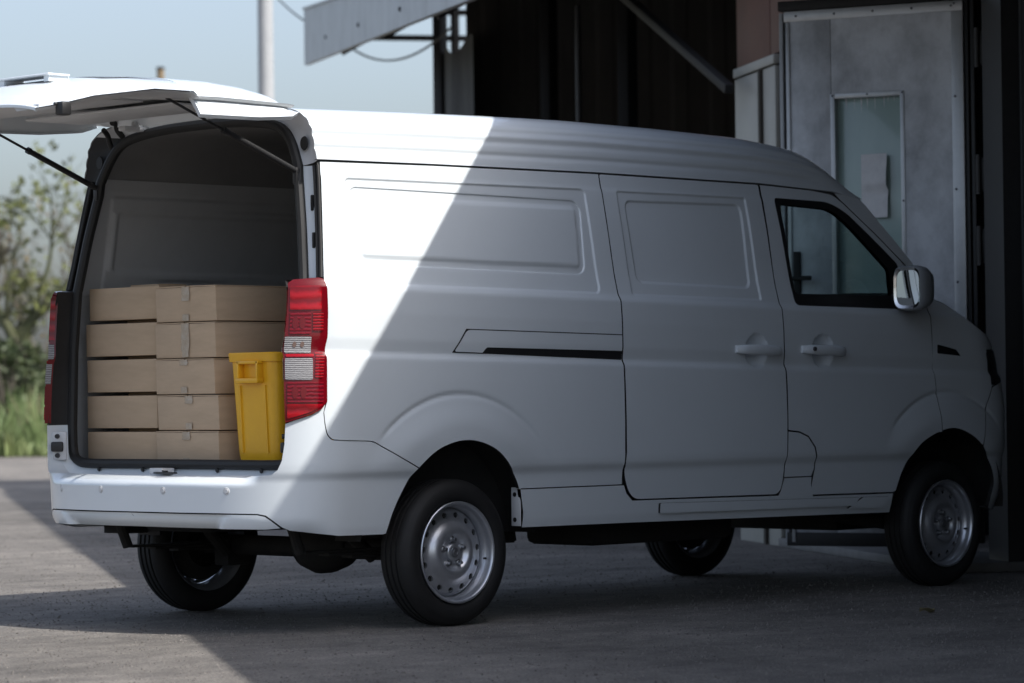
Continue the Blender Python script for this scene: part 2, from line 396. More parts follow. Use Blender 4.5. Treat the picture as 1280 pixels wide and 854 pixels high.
fdoor_o=fillet([(1.944+G,1.795),(2.30,1.783),(2.455,1.768),(2.535,1.712),(2.70,1.598),(2.905,1.452),(3.003,1.315),(3.006,1.033),(3.040,.705)],[.01,.02,.04,.05,.0,.05,.02,.2,.0])
fdoor_o=[q for q in fdoor_o if q[1]>.7045]
fd_arch=[q for q in archF if q[0]<3.04 and q[1]>.441][::-1]
fdoor_o+=fd_arch+[(2.727,.441),(2.152,.446),(2.149,.493),(2.166,.56)]+[(2.165,.611),(2.150,.655),(2.104,.703),(2.04,.724),(1.963+G,.731)]+[(1.963+G,.93),(1.958+G,1.10),(1.950+G,1.40)]
win_o=fillet([(2.030,1.742),(2.40,1.736),(2.51,1.697),(2.846,1.462),(2.800,1.262),(2.062,1.270)],[.025,.05,.06,.03,.03,.03])
glass_o=fillet([(2.066,1.716),(2.41,1.703),(2.50,1.655),(2.775,1.440),(2.765,1.322),(2.084,1.322)],[.02,.05,.05,.02,.01,.02])
fend_o=[(3.040+G,.710),(3.006+G,1.033),(3.005+G,1.315),(3.040,1.316),(3.144,1.290),(3.325,1.228),(3.45,1.185),(3.553,1.149),(3.62,1.115),(3.655,1.085),(3.50,1.080),(3.482,.985),(3.470,.905),(3.402,.825),(3.372,.70),(3.365,.640)]+[q for q in archF if 3.04<=q[0]<=3.365 and q[1]>.635][::-1]
nose_o=[(3.367+G,.632),(3.374+G,.70),(3.404+G,.823),(3.472+G,.903),(3.50,.91),(3.60,.93),(3.72,.97),(UF,.985),(UF,.33),(3.60,.33),(3.525,.345),(3.505,.40)]+[q for q in archF if 3.367<q[0]<3.51 and q[1]>.41][::-1]
pil_o=fillet([(2.46,1.777),(2.60,1.770),(2.645,1.750),(2.80,1.606),(2.970,1.457),(3.042,1.322),(3.008,1.320),(2.910,1.456),(2.703,1.603),(2.539,1.716)],[.01,.01,.02,.0,.02,.01,.0,.03,.0,.03])
pcorner=[(1.963+G,.724),(2.04,.717),(2.099,.697),(2.143,.651),(2.158,.609),(2.159,.56),(2.143,.528),(1.957+G,.528)]
sillpan=[(.3660,.370),(1.0,.366),(2.715,.350),(2.725,.434),(2.160,.439),(2.142,.492),(2.143,.523),(1.960,.523),(1.940,.470),(1.925,.448),(.998,.456),(.960,.485),(.943,.5205),(.344,.5205),(.366,.43)]
for side,hh in ((-1,.0095),(1,.03)):
    s='near' if side<0 else 'far'
    panel('rear_quarter_panel',quarter,'paint',van,hh,side=side)
    sd=panel('sliding_door',slide_o,'paint',van,hh,side=side)
    fd_=panel('front_door',fdoor_o,'paint',van,hh,holes=[win_o],side=side)
    panel('window_surround',win_o,'black',fd_,.014,holes=[glass_o],off=-.004,flange=.02,side=side,features=False)
    panel('window_glass',glass_o,'glass',fd_,.03,off=-.010,flange=0,side=side,features=False)
    panel('front_fender',fend_o,'paint',van,hh,side=side)
    panel('windscreen_pillar',pil_o,'paint',van,.014,side=side,features=False)
    panel('door_corner_panel',pcorner,'paint',van,.012,side=side)
    sk=panel('side_skirt',sillpan,'paint',van,.011,side=side,off=.002)
    # raised moulding on the skirt and its recess
    panel('skirt_moulding',fillet([(1.16,.440),(2.48,.424),(2.44,.388),(1.16,.398)],.006),'paint',sk,.02,off=.012,flange=.012,side=side)
    panel('skirt_moulding',fillet([(2.50,.424),(2.69,.421),(2.66,.372),(2.40,.376)],.006),'paint',sk,.02,off=.012,flange=.012,side=side)
    # sliding rail cover with the black slot under it
    panel('rail_cover_gap',inset_poly([(-.018,1.066),(.048,1.151),(.934-G*2,1.134),(.934-G*2,1.062),(.135,1.062)],-.0042),'rubber',van,.03,off=.0012,flange=.002,side=side)
    cov=panel('rail_cover',fillet([(-.018,1.066),(.048,1.151),(.934-G*2,1.134),(.934-G*2,1.070),(.155,1.083),(.135,1.062)],[.012,.02,.002,.002,.01,.004]),'paint',van,.011,off=.0035,flange=.0045,side=side)
    panel('rail_slot',[(.140,1.0585),(.155,1.080),(.934-G*2,1.067),(.934-G*2,1.034)],'black',cov,.03,off=.0015,flange=.002,side=side)
    # dark gap liners behind the shut lines
    panel('gap_liner',[(-.55,1.75),(1.99,1.75),(1.99,1.25),(2.95,1.20),(2.95,.75),(2.65,.70),(2.62,.42),(.42,.42),(.40,.70),(-.10,.80),(-.5,.80)],'rubber',van,.06,off=-.030,flange=0,side=side,features=False)
    # door handles
    for hx,key,par in ((1.785,False,sd),(2.222,True,fd_)):
        mb=MB(); ys=[]
        n=13
        for i in range(n):
            t=i/(n-1); x=hx-.148+.296*t; lift=.030*math.sin(math.pi*min(1,max(0,t)))**.35
            w=.0165+.0075*math.sin(math.pi*t)**.6; zc=1.079-.010*t
            p0=P(x,1.02,0,False); sec=[]
            for k in range(10):
                a=2*math.pi*k/10
                sec.append((p0[0],(p0[1]-.006-lift+.010*math.cos(a)),zc+w*math.sin(a)))
            ys.append(sec+[sec[0]])
        G3=np.array(ys)
        if side>0: G3=G3*[1,-1,1]
        mb.grid(G3); mb.add(G3[0][:10],[tuple(range(10))]); mb.add(G3[-1][:10],[tuple(range(10))])
        ho=mb.build('door_handle','paint',par,sharp=60)
        mb=MB(); pr=P(hx-.105 if key else hx+.110,1.05,0,False)
        if key:
            mb.lathe([(.0001,-.003),(.009,-.003),(.010,.004)],16,c=(pr[0],(pr[1]-.043)*(-side),1.080)); mb.build('key_lock','screw',ho)
# rear bumper, one piece wrapping both corners
half=[(UR,.600),(-1.10,.603),(-.95,.603),(-.885,.606),(-.862,.625),(-.846,.66),(-.836,.72),(-.832,.797)]
half+=[(-.790,.812),(-.735,.828),(-.700,.850),(-.681,.873)]+[(u-G*.5,z-G*.6) for u,z in BSEAM]
half+=[q for q in archR if q[0]<=-.225 and q[1]>.372][::-1]+[(-.372,.371),(-.60,.374),(-.80,.398),(-.830,.410),(-.872,.440),(-.895,.455),(-.93,.4615),(-1.1,.4635),(UR,.4645)]
def joined(name,half,m,h1,h2):
    r_=panel(name,half,m,van,h1,flange=0); l_=panel(name,half,m,van,h2,flange=0,side=1)
    bm=bmesh.new(); bm.from_mesh(r_.data); bm.from_mesh(l_.data); bmesh.ops.remove_doubles(bm,verts=[v for v in bm.verts if abs(v.co.y)<.02],dist=.0006)
    bpy.data.objects.remove(l_); bm.to_mesh(r_.data); bm.free(); r_.data.polygons.foreach_set('use_smooth',[True]*len(r_.data.polygons)); r_.data.update(); return r_
bump_r=joined('rear_bumper',half,'paint',.010,.014)
joined('bumper_insert',[(UR,.4595),(-1.1,.4585),(-.932,.4565),(-.900,.450),(-.878,.437),(-.838,.407),(-.90,.402),(-1.0,.403),(UR,.405)],'paint',.010,.014)
joined('bumper_backing',[(UR,.50),(-.80,.50),(-.78,.43),(-1.0,.425),(UR,.425)],'rubber',.05,.05).location.x=.02
for u,sg in ((-1.069,-1),(-1.069,1),(-1.40,-1),(-1.40,1)):       # parking sensors
    p0=P(u,.546); nn=surfn(np.array(u),np.array(.546),0,True); pass
    p0=np.array(p0); nn=np.array(nn)
    if sg>0: p0=p0*[1,-1,1]; nn=nn*[1,-1,1]
    mb=MB(); mb.lathe([(.0001,.0035),(.0085,.0035),(.0105,.001),(.0105,-.004)],20,axis='z'); mb.lathe([(.0118,.0012),(.0132,.002),(.0145,.0005),(.0145,-.004)],20,axis='z')
    o=mb.build('parking_sensor','paint_in',bump_r); q=Vector(nn).to_track_quat('Z','Y'); o.matrix_local=Matrix.Translation(Vector(p0))@q.to_matrix().to_4x4()

# roof
XR=[-.61,.44,.857,1.445,1.97,2.20,2.335,2.48,2.567,2.645]; HR=[.222,.240,.243,.240,.230,.218,.200,.125,.075,.012]
hx_=np.interp(np.linspace(-.61,2.645,400),XR,HR); kk=np.exp(-.5*(np.arange(-14,15)/6.)**2); kk/=kk.sum(); hx_=np.convolve(np.pad(hx_,14,mode='edge'),kk,mode='valid')
def hroof(x): return np.interp(x,np.linspace(-.61,2.645,400),hx_)
SEC=np.array(catmull([(1.0,0),(.992,.12),(.982,.27),(.968,.45),(.945,.60),(.90,.755),(.83,.87),(.72,.935),(.5,.975),(.25,.994),(0,1.0)],7))
def roofsec(x, inset=0., flutes=True):
    zg=np.interp(x,[-.61,0,.934,1.944,2.445,2.645],[1.796,1.803,1.808,1.803,1.784,1.756])
    w=float(wprof(zg))-.010*((np.clip(x,-.8,3.3)-1.2)/1.9)**2+.004
    h=float(hroof(x)); s=SEC.copy(); y=s[:,0]*(w-inset); z=zg+s[:,1]*(h-inset)
    if flutes:
        fr=s[:,1]; fade=1-sstep(2.25,2.42,x)
        d=np.zeros(len(s))
        for c in (.20,.42,.60): d+= -.0055*np.exp(-.5*((fr-c)/.035)**2)
        d+=.004*sstep(.46,.54,fr)*(1-sstep(.7,.76,fr))
        y=y+d*fade
    yy=np.concatenate([-y,y[::-1][1:]]); zz=np.concatenate([z,z[::-1][1:]])
    return yy,zz
xs=np.concatenate([np.linspace(-.61,2.2,110),np.linspace(2.22,2.645,40)])
rows=[]
SEC=np.array(catmull([(1.0,0),(.992,.12),(.982,.27),(.968,.45),(.945,.60),(.90,.755),(.83,.87),(.72,.935),(.5,.975),(.25,.994),(0,1.0)],14))
for x in xs:
    yy,zz=roofsec(x); fwd=.10*(1-(yy/.74)**2)*sstep(1.9,2.645,x); rows.append(np.stack([x+fwd,yy,zz],-1))
mb=MB(); mb.grid(rows)
for sgn in (0,-1):                                            # rolled lower edge of the roof, over the gutter
    e=np.array([r[sgn] for r in rows]); i_=e.copy(); i_[:,1]*=.972; i_[:,2]-=.003; mb.grid([e,i_])
mb.build('roof','paint',van,sharp=50)
mb=MB()
for sg in (-1,1):
    g=[]
    for x in np.linspace(-.60,2.62,60):
        zg=np.interp(x,[-.61,0,.934,1.944,2.445,2.645],[1.796,1.803,1.808,1.803,1.784,1.756]); w=float(wprof(zg))-.010*((x-1.2)/1.9)**2
        g.append([(x,sg*(w-.007),zg+.004),(x,sg*(w-.007),zg-.026),(x,sg*(w-.03),zg-.028)])
    mb.grid(g)
mb.build('gutter_strip',mat('gutter_sealer',(.06,.062,.066),.5,var=(9,.4,(.045,.046,.048))),van)

# windscreen, hood, grille
def edge_pts(ts): return [P(u,z,0,False) for u,z in ts]
WE=edge_pts([(2.645,1.752),(2.80,1.608),(2.90,1.52),(2.970,1.458),(3.042,1.323)])
g=[]
for p0 in WE:
    w=abs(p0[1]); t=(1.755-p0[2])/.43; row=[]
    for k in range(21):
        y=-w+2*w*k/20; row.append((p0[0]+(.10+.20*t)*(1-(y/w)**2),y,p0[2]+.035*(1-(y/w)**2)*(1-t)))
    g.append(row)
mb=MB(); mb.grid(g); mb.build('windscreen','glass',van)
HE=[P(u,z,0,False) for u,z in [(3.042,1.319),(3.144,1.293),(3.325,1.231),(3.45,1.188),(3.553,1.152),(3.62,1.118),(3.655,1.088)]]
g=[]
for i,p0 in enumerate(HE):
    w=abs(p0[1]); t=i/6; row=[]
    for k in range(25):
        y=-w+2*w*k/24; b=1-(y/w)**2; row.append((p0[0]+(.30-.22*t)*b*(1 if i else 1),y,p0[2]+.045*b))
    g.append(row)
mb=MB(); mb.grid(g); mb.build('hood','paint',van)
nr=panel('front_bumper',nose_o,'paint',van,.014)
panel('front_bumper',nose_o,'paint',van,.03,side=1)
gr_o=[(3.63,.99),(3.72,.985),(UF,1.0),(UF,1.10),(3.70,1.10),(3.66,1.08)]
for side in (-1,1):
    panel('front_grille',gr_o,'black',van,.03,side=side)
    hl=panel('headlight',fillet([(3.488,1.070),(3.64,1.082),(3.70,1.03),(3.66,.94),(3.50,.915),(3.476,.95)],.02),'glass_dark',van,.012,off=.004,side=side)
    panel('fender_vent',fillet([(3.045,1.103),(3.190,1.080),(3.228,1.051),(3.045,1.062)],.006),'glass_dark',van,.02,off=.003,flange=.004,side=side)

# cabin and cargo lining
for side in (-1,1):
    panel('cargo_side_lining',[(-.63,.645),(-.46,.645),(-.44,.80),(.44,.80),(.48,.645),(1.96,.645),(1.96,1.80),(-.585,1.80)],'liner',van,.014 if side>0 else .03,off=-.036,flange=0,side=side,flip=True)
    panel('door_trim',[(1.97,.46),(2.70,.46),(2.95,.75),(2.95,1.245),(1.97,1.262)],'black',van,.05,off=-.05,flange=0,side=side,flip=True,features=False)
rows=[]
for x in np.linspace(-.575,2.60,40):
    yy,zz=roofsec(x,.035,False); rows.append(np.stack([x+0*yy,yy,zz-.006],-1))
mb=MB(); mb.grid(rows,flip=True); mb.build('headlining','headliner',van,recalc=False)
mb=MB(); mb.box((-.66,-.78,.60),(-.47,.78,.632)); mb.box((-.47,-.635,.60),(.49,.635,.632)); mb.box((.49,-.80,.60),(1.95,.80,.632)); mb.build('cargo_floor','floor_mat',van)
mb=MB(); mb.box((1.96,-.72,.40),(3.05,.72,.44)); mb.box((1.955,-.76,.44),(1.985,.76,1.10)); mb.build('cabin_floor','black',van)
def seat(y):
    mb=MB(); mb.box((2.05,y-.24,.62),(2.52,y+.24,.80),bev=.04)
    R=Matrix.Translation((2.08,y,.80))@Matrix.Rotation(math.radians(-12),4,'Y'); mb.box((-.08,-.23,.0),(.06,.23,.46),R,.04)
    mb.box((-.06,-.13,.50),(.03,.13,.66),R,.03); mb.build('seat','black',van)
seat(-.40); seat(.40)
mb=MB(); mb.prism([(2.66,.70),(2.66,1.10),(2.74,1.20),(2.95,1.245),(3.12,1.27),(3.12,.70)],(0,-.70,0),(1,0,0),(0,0,1),(0,1,0),1.40); mb.build('dashboard','black',van)
mb=MB(); mb.tube([(2.60+.03*math.sin(t),.38+.19*math.cos(t),1.16+.19*math.sin(t)) for t in np.linspace(0,2*math.pi,33)],.013,8,False); mb.tube([(2.60,.20,1.16),(2.60,.56,1.16)],.016); mb.tube([(2.60,.38,1.16),(2.75,.38,1.08)],.02); mb.build('steering_wheel','black',van)

# door mirrors
for sg in (-1,1):
    root=bpy.data.objects.new('door_mirror',None); COL.objects.link(root); root.parent=van
    secs=[]
    for t,(x,sy,sz) in enumerate([(2.675,.064,.092),(2.683,.070,.099),(2.71,.073,.101),(2.75,.070,.094),(2.79,.056,.076),(2.812,.03,.042),(2.816,.002,.002)]):
        s_=[]
        for k in range(28):
            a=2*math.pi*k/28; c,s=math.cos(a),math.sin(a); e=.50
            s_.append((x-.012*(c*.5+.5)*0, -sg*-1*(.955)+sg*0+(sy*math.copysign(abs(c)**e,c)), 1.352+sz*math.copysign(abs(s)**e,s)))
        secs.append(s_+[s_[0]])
    G3=np.array(secs); G3[...,1]=sg*np.abs(.955)+ (G3[...,1]-np.mean(G3[0,:-1,1]))
    G3[...,0]+=.20*(G3[...,1]*sg-.955)
    mb=MB(); mb.grid(G3); mb.build('mirror_shell','mirror_shell',root,sharp=60)
    rim=G3[0][:-1]; inn=rim.copy(); c0=rim.mean(0); inn=c0+(rim-c0)*.86; inn[:,0]+=.006
    mb=MB(); mb.grid([np.vstack([rim,rim[:1]]),np.vstack([inn,inn[:1]])]); mb.build('mirror_rim','chrome',root)
    mb=MB(); mb.add(inn+[.002,0,0],[tuple(range(28))]); mb.build('mirror_glass','mirror',root)
    mb=MB(); mb.tube([(2.80,sg*.80,1.30),(2.77,sg*.87,1.30),(2.745,sg*.92,1.32)],[.045,.035,.04]); mb.build('mirror_arm','black',root)

# tail lamps
LO=[(-.827,1.322),(-.80,1.337),(-.70,1.344),(-.681,1.338),(-.678,1.122),(-.683,1.078),(-.681,1.041),(-.677,.879),(-.700,.850),(-.735,.832),(-.790,.814),(-.831,.801),(-.842,1.05)]
SEG=[('red_lens','lens_red',[(-.820,1.312),(-.703,1.314),(-.706,1.223),(-.822,1.223)]),('red_lens','lens_deep',[(-.820,1.217),(-.746,1.217),(-.744,1.132),(-.820,1.132)]),
 ('red_lens','lens_fine',[(-.738,1.215),(-.698,1.215),(-.696,1.142),(-.736,1.142)]),('clear_lens','lens_clear',[(-.836,1.124),(-.740,1.123),(-.737,1.061),(-.834,1.062)]),
 ('red_lens','lens_red',[(-.832,1.058),(-.730,1.057),(-.730,1.047),(-.832,1.047)]),('clear_lens','lens_clear',[(-.836,1.042),(-.735,1.041),(-.733,.961),(-.833,.962)]),
 ('red_lens','lens_fine',[(-.724,1.065),(-.692,1.065),(-.694,.969),(-.726,.969)]),('red_lens','lens_deep',[(-.824,.954),(-.693,.952),(-.692,.876),(-.823,.878)]),
 ('red_lens','lens_red',[(-.823,.871),(-.692,.869),(-.707,.856),(-.737,.841),(-.785,.826),(-.823,.815)])]
for side in (-1,1):
    tl=panel('tail_lamp',fillet(LO,.006),'lens_frame',van,.010,off=.010,flange=.03 if side<0 else .026,side=side,features=False,dark=False)
    for nm,mm,pl in SEG: panel(nm,fillet(pl,.006),mm,tl,.010,off=.0135,flange=.0035,side=side,features=False,dark=False)
    for nm,mm,z0,z1 in (('clear_lens','lens_clear',1.062,1.122),('clear_lens','lens_clear',.962,1.042),('red_lens','lens_red',1.14,1.30)):   # the lens wraps round its inner edge
        zz_=np.linspace(z0,z1,8); g=[]
        for z in zz_:
            ue=float(np.interp(z,[.801,1.05,1.322],[-.831,-.842,-.827]))-.0025; p0=P(ue,z,.0125,False); p1=P(ue,z,-.010,False); g.append([p0*[1,(1 if side<0 else -1),1],p1*[1,(1 if side<0 else -1),1]])
        mb=MB(); mb.grid(g); mb.build(nm,mm,tl)
    for uu,zz,mm in ((-.800,1.175,'lens_frame'),(-.775,1.175,'lens_frame'),(-.798,1.093,'bulb'),(-.770,1.093,'bulb'),(-.795,.914,'lens_frame'),(-.765,.914,'lens_frame')):
        pts=[(uu+(.011 if 'f' in mm else .007)*math.cos(t),zz+(.024 if 'f' in mm else .011)*math.sin(t)) for t in np.linspace(0,2*math.pi,17)[:-1]]
        panel('reflector',pts,mm,tl,.01,off=.0150,flange=.0015,side=side,features=False,dark=False)
# ------------------------------------------------------------------ rear opening of the van
OI=[(-.700,0,.640),(-.700,.30,.640),(-.700,.55,.640),(-.698,.645,.648),(-.694,.690,.685),(-.690,.703,.76)]
OUTER_LOW=[(-.73,0,.594),(-.73,.30,.594),(-.73,.58,.594),(-.74,.665,.602),(-.755,.715,.66)]
p_=P(-.832,.795,0,False); OUTER_LOW.append((p_[0],-p_[1],.795))
zs=np.linspace(.795,1.335,10); lampzone_o=[]; lampzone_i=[]
for z in zs:
    p_=P(-.832,z,0,False); lampzone_o.append((p_[0]+.004,-p_[1]-.004,z)); lampzone_i.append(tuple(np.array([np.interp(z,[.76,1.1,1.33],[-.690,-.675,-.660]),np.interp(z,[.76,1.1,1.33],[.703,.708,.698]),z])))
OI[-1]=lampzone_i[0]
zu=np.linspace(1.345,1.775,10); up_o=[];up_i=[]
for z in zu:
    p_=P(np.interp(z,[1.34,1.44,1.62,1.78],[-.680,-.660,-.632,-.607]),z,0,False); up_o.append((p_[0]+.002,-p_[1]-.003,z)); up_i.append((np.interp(z,[1.33,1.55,1.75],[-.660,-.633,-.605]),np.interp(z,[1.33,1.55,1.75],[.698,.658,.610]),z))
TI=catmull([up_i[-1],(-.592,.556,1.87),(-.585,.49,1.928),(-.58,.38,1.956),(-.575,.2,1.972),(-.57,0,1.976)],5)
yy,zz=roofsec(-.608); n0=len(yy)//2; ry=yy[:n0+1]; rz=zz[:n0+1]
TO=[]
for k in range(len(TI)):
    i=int(round(k*n0/(len(TI)-1))); TO.append((-.606,-ry[i],rz[i]-.003))
def loft(o,i,sag,cols=5):
    o=np.array(o,float); i=np.array(i,float); g=[]
    for c in range(cols):
        t=c/(cols-1); row=o*(1-t)+i*t; row=row.copy(); row[:,0]+=sag*math.sin(math.pi*t); g.append(row)
    return np.array(g)
def both(name,o,i,m,sag=.0,cols=5,parent=None,mleft=None):
    g=loft(o,i,sag,cols)
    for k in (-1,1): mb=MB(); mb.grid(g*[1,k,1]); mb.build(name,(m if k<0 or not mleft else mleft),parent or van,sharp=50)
lowj=both('opening_frame',OUTER_LOW,OI,'paint',.012)
both('lamp_surround',lampzone_o,lampzone_i,'black',.02)
upj=both('opening_frame',up_o,up_i,'paint',.015,mleft='rubber')  # frame is black on the left side only, white on the right
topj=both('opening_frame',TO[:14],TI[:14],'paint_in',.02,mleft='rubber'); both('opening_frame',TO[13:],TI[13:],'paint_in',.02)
for sg in (-1,1):                                              # lamp top ledge
    mb=MB(); mb.add([(a[0],a[1]*sg,a[2]) for a in (lampzone_o[-1],up_o[0],up_i[0],lampzone_i[-1])],[(0,1,2,3)]); mb.build('lamp_ledge','black',van)
us=np.linspace(UR,-.885,24); bo=[]; bi=[]
for u in us:
    p_=P(u,.600); bo.append((p_[0],-p_[1],.600)); bi.append((-.73,-p_[1]*min(1,.60/max(.60,abs(p_[1]))),.594))
mb=MB(); g=np.array([bo,bi]); mb.grid(g); mb.grid(g*[1,-1,1]); 
bo2=[];bi2=[]
for u,z in [(-.885,.604),(-.862,.625),(-.846,.66),(-.836,.72),(-.832,.797)]:
    p_=P(u,z); bo2.append((p_[0],-p_[1],z))
bi2=[(-.73,.60,.594),(-.74,.665,.602),(-.748,.695,.635),(-.755,.715,.66),OUTER_LOW[-1]]
g=np.array([bo2,bi2]); mb.grid(g); mb.grid(g*[1,-1,1]); mb.build('bumper_step','paint',van,sharp=50)
# black weatherstrip round the opening
rim_r=[tuple(q) for q in catmull(OI,3)]+lampzone_i[1:]+up_i+[tuple(q) for q in TI[1:]]
rim=[(x,-y,z) for x,y,z in rim_r]+[(x,y,z) for x,y,z in rim_r[::-1]]
mb=MB(); mb.tube([(x-.004,y,z) for x,y,z in rim],.020,10,False); mb.build('weatherstrip','rubber',van)
for sg in (-1,1):                                              # twin seals on the pillar edge
    for fr in (.10,.26):
        mb=MB(); mb.tube([((1-fr)*a[0]+fr*b[0]-.002,sg*((1-fr)*a[1]+fr*b[1]),a[2]) for a,b in zip(up_o,up_i)],.0075,8); mb.build('pillar_seal','rubber',van)
    mb=MB(); mb.lathe([(.0001,.0),(.020,.0),(.022,.004)],20,axis='x'); o=mb.build('drain_plug','rubber',van); a=np.array(TO[5]); b=np.array(TI[5]); c=.5*(a+b); o.location=(c[0]-.0,sg*(c[1]-.0),c[2]); o.scale=(1,1,1.25)
    for zz_ in ((1.66,1.50) if sg<0 else ()):
        k=np.interp(zz_,zu,range(len(zu))); a=np.array(up_o[int(k)]); b=np.array(up_i[int(k)]); c=a*.45+b*.55
        mb=MB(); mb.box((-.006,-.006,-.030),(.006,.006,.030),bev=.003); o=mb.build('pillar_slot','rubber',van); o.location=(c[0]+.010,sg*c[1],c[2])
    # side striker plate low on the frame
    mb=MB(); mb.box((-.008,-.030,-.058),(.004,.030,.058),bev=.006); o=mb.build('striker_plate','paint_in',van); o.location=(-.758,sg*.702,.712); o.rotation_euler=(0,0,sg*math.radians(38))
    mb=MB(); mb.box((-.024,-.024,-.024),(.0,.024,.016),bev=.006); mb.lathe([(.0001,-.012),(.009,-.012),(.010,.0)],12,axis='x',c=(-.006,0,.038)); mb.lathe([(.0001,-.012),(.009,-.012),(.010,.0)],12,axis='x',c=(-.006,0,-.040)); s=mb.build('striker','black',van); s.location=(-.765,sg*.705,.712); s.rotation_euler=(0,0,sg*math.radians(38))
for y in (.50,.22,-.24,-.50):
    mb=MB(); mb.lathe([(.0001,-.003),(.007,-.003),(.008,.003)],14,axis='x'); o=mb.build('drain_hole','rubber',van); o.location=(-.717,y,.618); o.scale=(1,1,1.2)
mb=MB(); mb.box((-.78,.02,.602),(-.715,.10,.626),bev=.004); lt=mb.build('gate_latch','paint_in',van)
mb=MB(); mb.box((-.790,-.06,.605),(-.768,.06,.611)); mb.lathe([(.0001,0),(.012,0),(.012,.012),(.0001,.012)],12,axis='z',c=(-.780,.0,.605)); mb.build('latch_lever','black',lt)

# ------------------------------------------------------------------ tailgate, raised
HX=-.615
gate=bpy.data.objects.new('tailgate',None); COL.objects.link(gate); gate.parent=van
def gtop(s): return np.interp(s,[0,.02,.05,.10,.2,.35,.7,.9,1.06,1.16,1.21],[1.985,2.018,2.042,2.062,2.080,2.090,2.090,2.078,2.046,1.998,1.960])
def gedge(s): return np.interp(s,[0,.5,.56,.75,1.02,1.14,1.21],[1.985,1.955,2.022,2.020,1.980,1.948,1.932])
def ghalf(s): return np.interp(s,[0,.08,.3,.55,.8,1.05,1.16,1.21],[.625,.655,.675,.685,.69,.675,.645,.59])
def grow(s,edge,half,n=33,p=5,zadd=0.):
    y=np.sin(np.linspace(-1,1,n)*math.pi/2)*half; e_=edge+np.where(y>0,.035,0)*(s<.56); z=gtop(s)-(gtop(s)-e_)*np.abs(y/half)**p+zadd
    return np.stack([HX-s+0*y,y,z],-1)
mb=MB(); rows=[grow(s,gedge(s)-.0,ghalf(s)) for s in np.linspace(.53,1.21,60)]; mb.grid(rows)
und=[r-[0,0,.010] for r in rows]; 
mb.grid([rows[-1],und[-1]]); mb.build('gate_skin','paint',gate,sharp=60)
mb=MB(); rows=[grow(s,np.interp(s,[0,.06,.25,.54],[1.972,1.950,1.935,1.930]),ghalf(s)+.014*sstep(0,.1,s),p=7,zadd=.008) for s in np.linspace(0,.545,40)]; mb.grid(rows); inn=[r*[1,.985,1]-[0,0,.012] for r in rows]
mb.grid([rows[-1],inn[-1]]); mb.grid([[r[0] for r in rows],[r[0] for r in inn]]); mb.grid([[r[-1] for r in rows],[r[-1] for r in inn]]); mb.build('gate_spoiler','paint',gate,sharp=60)
mb=MB(); rows=[]
for s in np.linspace(.56,.84,16): rows.append(grow(s,gtop(s)-.012,ghalf(s)*.72,p=4,zadd=.003))
mb.grid(rows); mb.build('rear_window','glass_dark',gate)
# inner panel with its raised frame
mb=MB(); rows=[]
for s in np.linspace(.03,1.20,60):
    h=ghalf(s)-.004; ze=gedge(s)-.004; zf=np.interp(s,[0,.45,.8,1.05,1.2],[2.000,2.004,1.994,1.950,1.930]); zp=zf+.016
    if s<.55: ze=zf+.004
    prof=[(h,ze),(h-.006,ze-.006),(h-.022,min(ze-.012,zf+.03)),(h-.035,zf+.004),(h-.05,zf),(h-.13,zf-.002),(h-.155,zp),(h-.30,zp+.004),(0,zp+.006)]
    pr=np.array(prof); y=np.concatenate([-pr[:,0],pr[::-1,0][1:]]); z=np.concatenate([pr[:,1],pr[::-1,1][1:]])
    z=z+.028*np.clip(y/.5,0,1)*(1-sstep(.6,1.1,s))
    rows.append(np.stack([HX-s+0*y,y,z],-1))
mb.grid(rows,flip=True); e=rows[-1]; e2=e.copy(); e2[:,2]=np.maximum(e[:,2],1.945); mb.grid([e,e2]); mb.build('gate_inner_panel','paint_in',gate,sharp=40)
mb=MB()
for s0 in (.20,.62): mb.box((HX-s0-.28,-.46,1.994),(HX-s0,.46,2.004),bev=.004)
mb.build('gate_trim_board','paint_in',gate)
# grip and number-plate garnish on the outer face
mb=MB(); mb.box((HX-1.02,-.40,2.040),(HX-.90,.40,2.056),bev=.003); mb.build('plate_recess','black',gate)
mb=MB(); mb.box((HX-1.04,-.44,2.072),(HX-.94,.44,2.080),bev=.004)
for y in (-.43,-.16,.14,.41): mb.box((HX-1.03,y,2.05),(HX-.94,y+.03,2.075))
mb.build('gate_grip','paint',gate)
mb=MB(); mb.box((-.04,-.028,-.045),(.012,.028,.016),bev=.008); mb.lathe([(.0001,-.05),(.008,-.05),(.009,.0)],10,axis='x',c=(0,.018,.006)); o=mb.build('gate_lock','black',gate); o.location=(HX-1.125,-.655,1.940); o.scale=(.8,.8,.8)
for y in (-.38,.36):                                          # hinges
    mb=MB(); mb.box((HX-.08,y-.022,1.970),(HX+.05,y+.022,1.990),bev=.005); mb.box((HX-.02,y-.014,1.985),(HX+.02,y+.014,2.01),bev=.004); mb.build('hinge','paint_in',gate)
for sg in (-1,1):                                             # gas struts
    a=Vector((-.622,sg*.615,1.755)); b=Vector((-1.24,sg*.60,2.000)); d=b-a; st=bpy.data.objects.new('gas_strut',None); COL.objects.link(st); st.parent=van
    mb=MB(); mb.tube([a,a+d*.56],.0115,12); mb.tube([a+d*.55,a+d*.575],.0135,12); mb.build('strut_cylinder','black',st)
    mb=MB(); mb.tube([a+d*.57,b],.0055,8); mb.build('strut_rod','black',st)
    mb=MB(); mb.lathe([(.0001,-.014),(.010,-.014),(.010,.014),(.0001,.014)],12,axis='y',c=tuple(a)); mb.box((a.x-.012,a.y-.012,a.z-.05),(a.x+.012,a.y+.012,a.z+.014),bev=.003); mb.build('strut_mount','black',st)
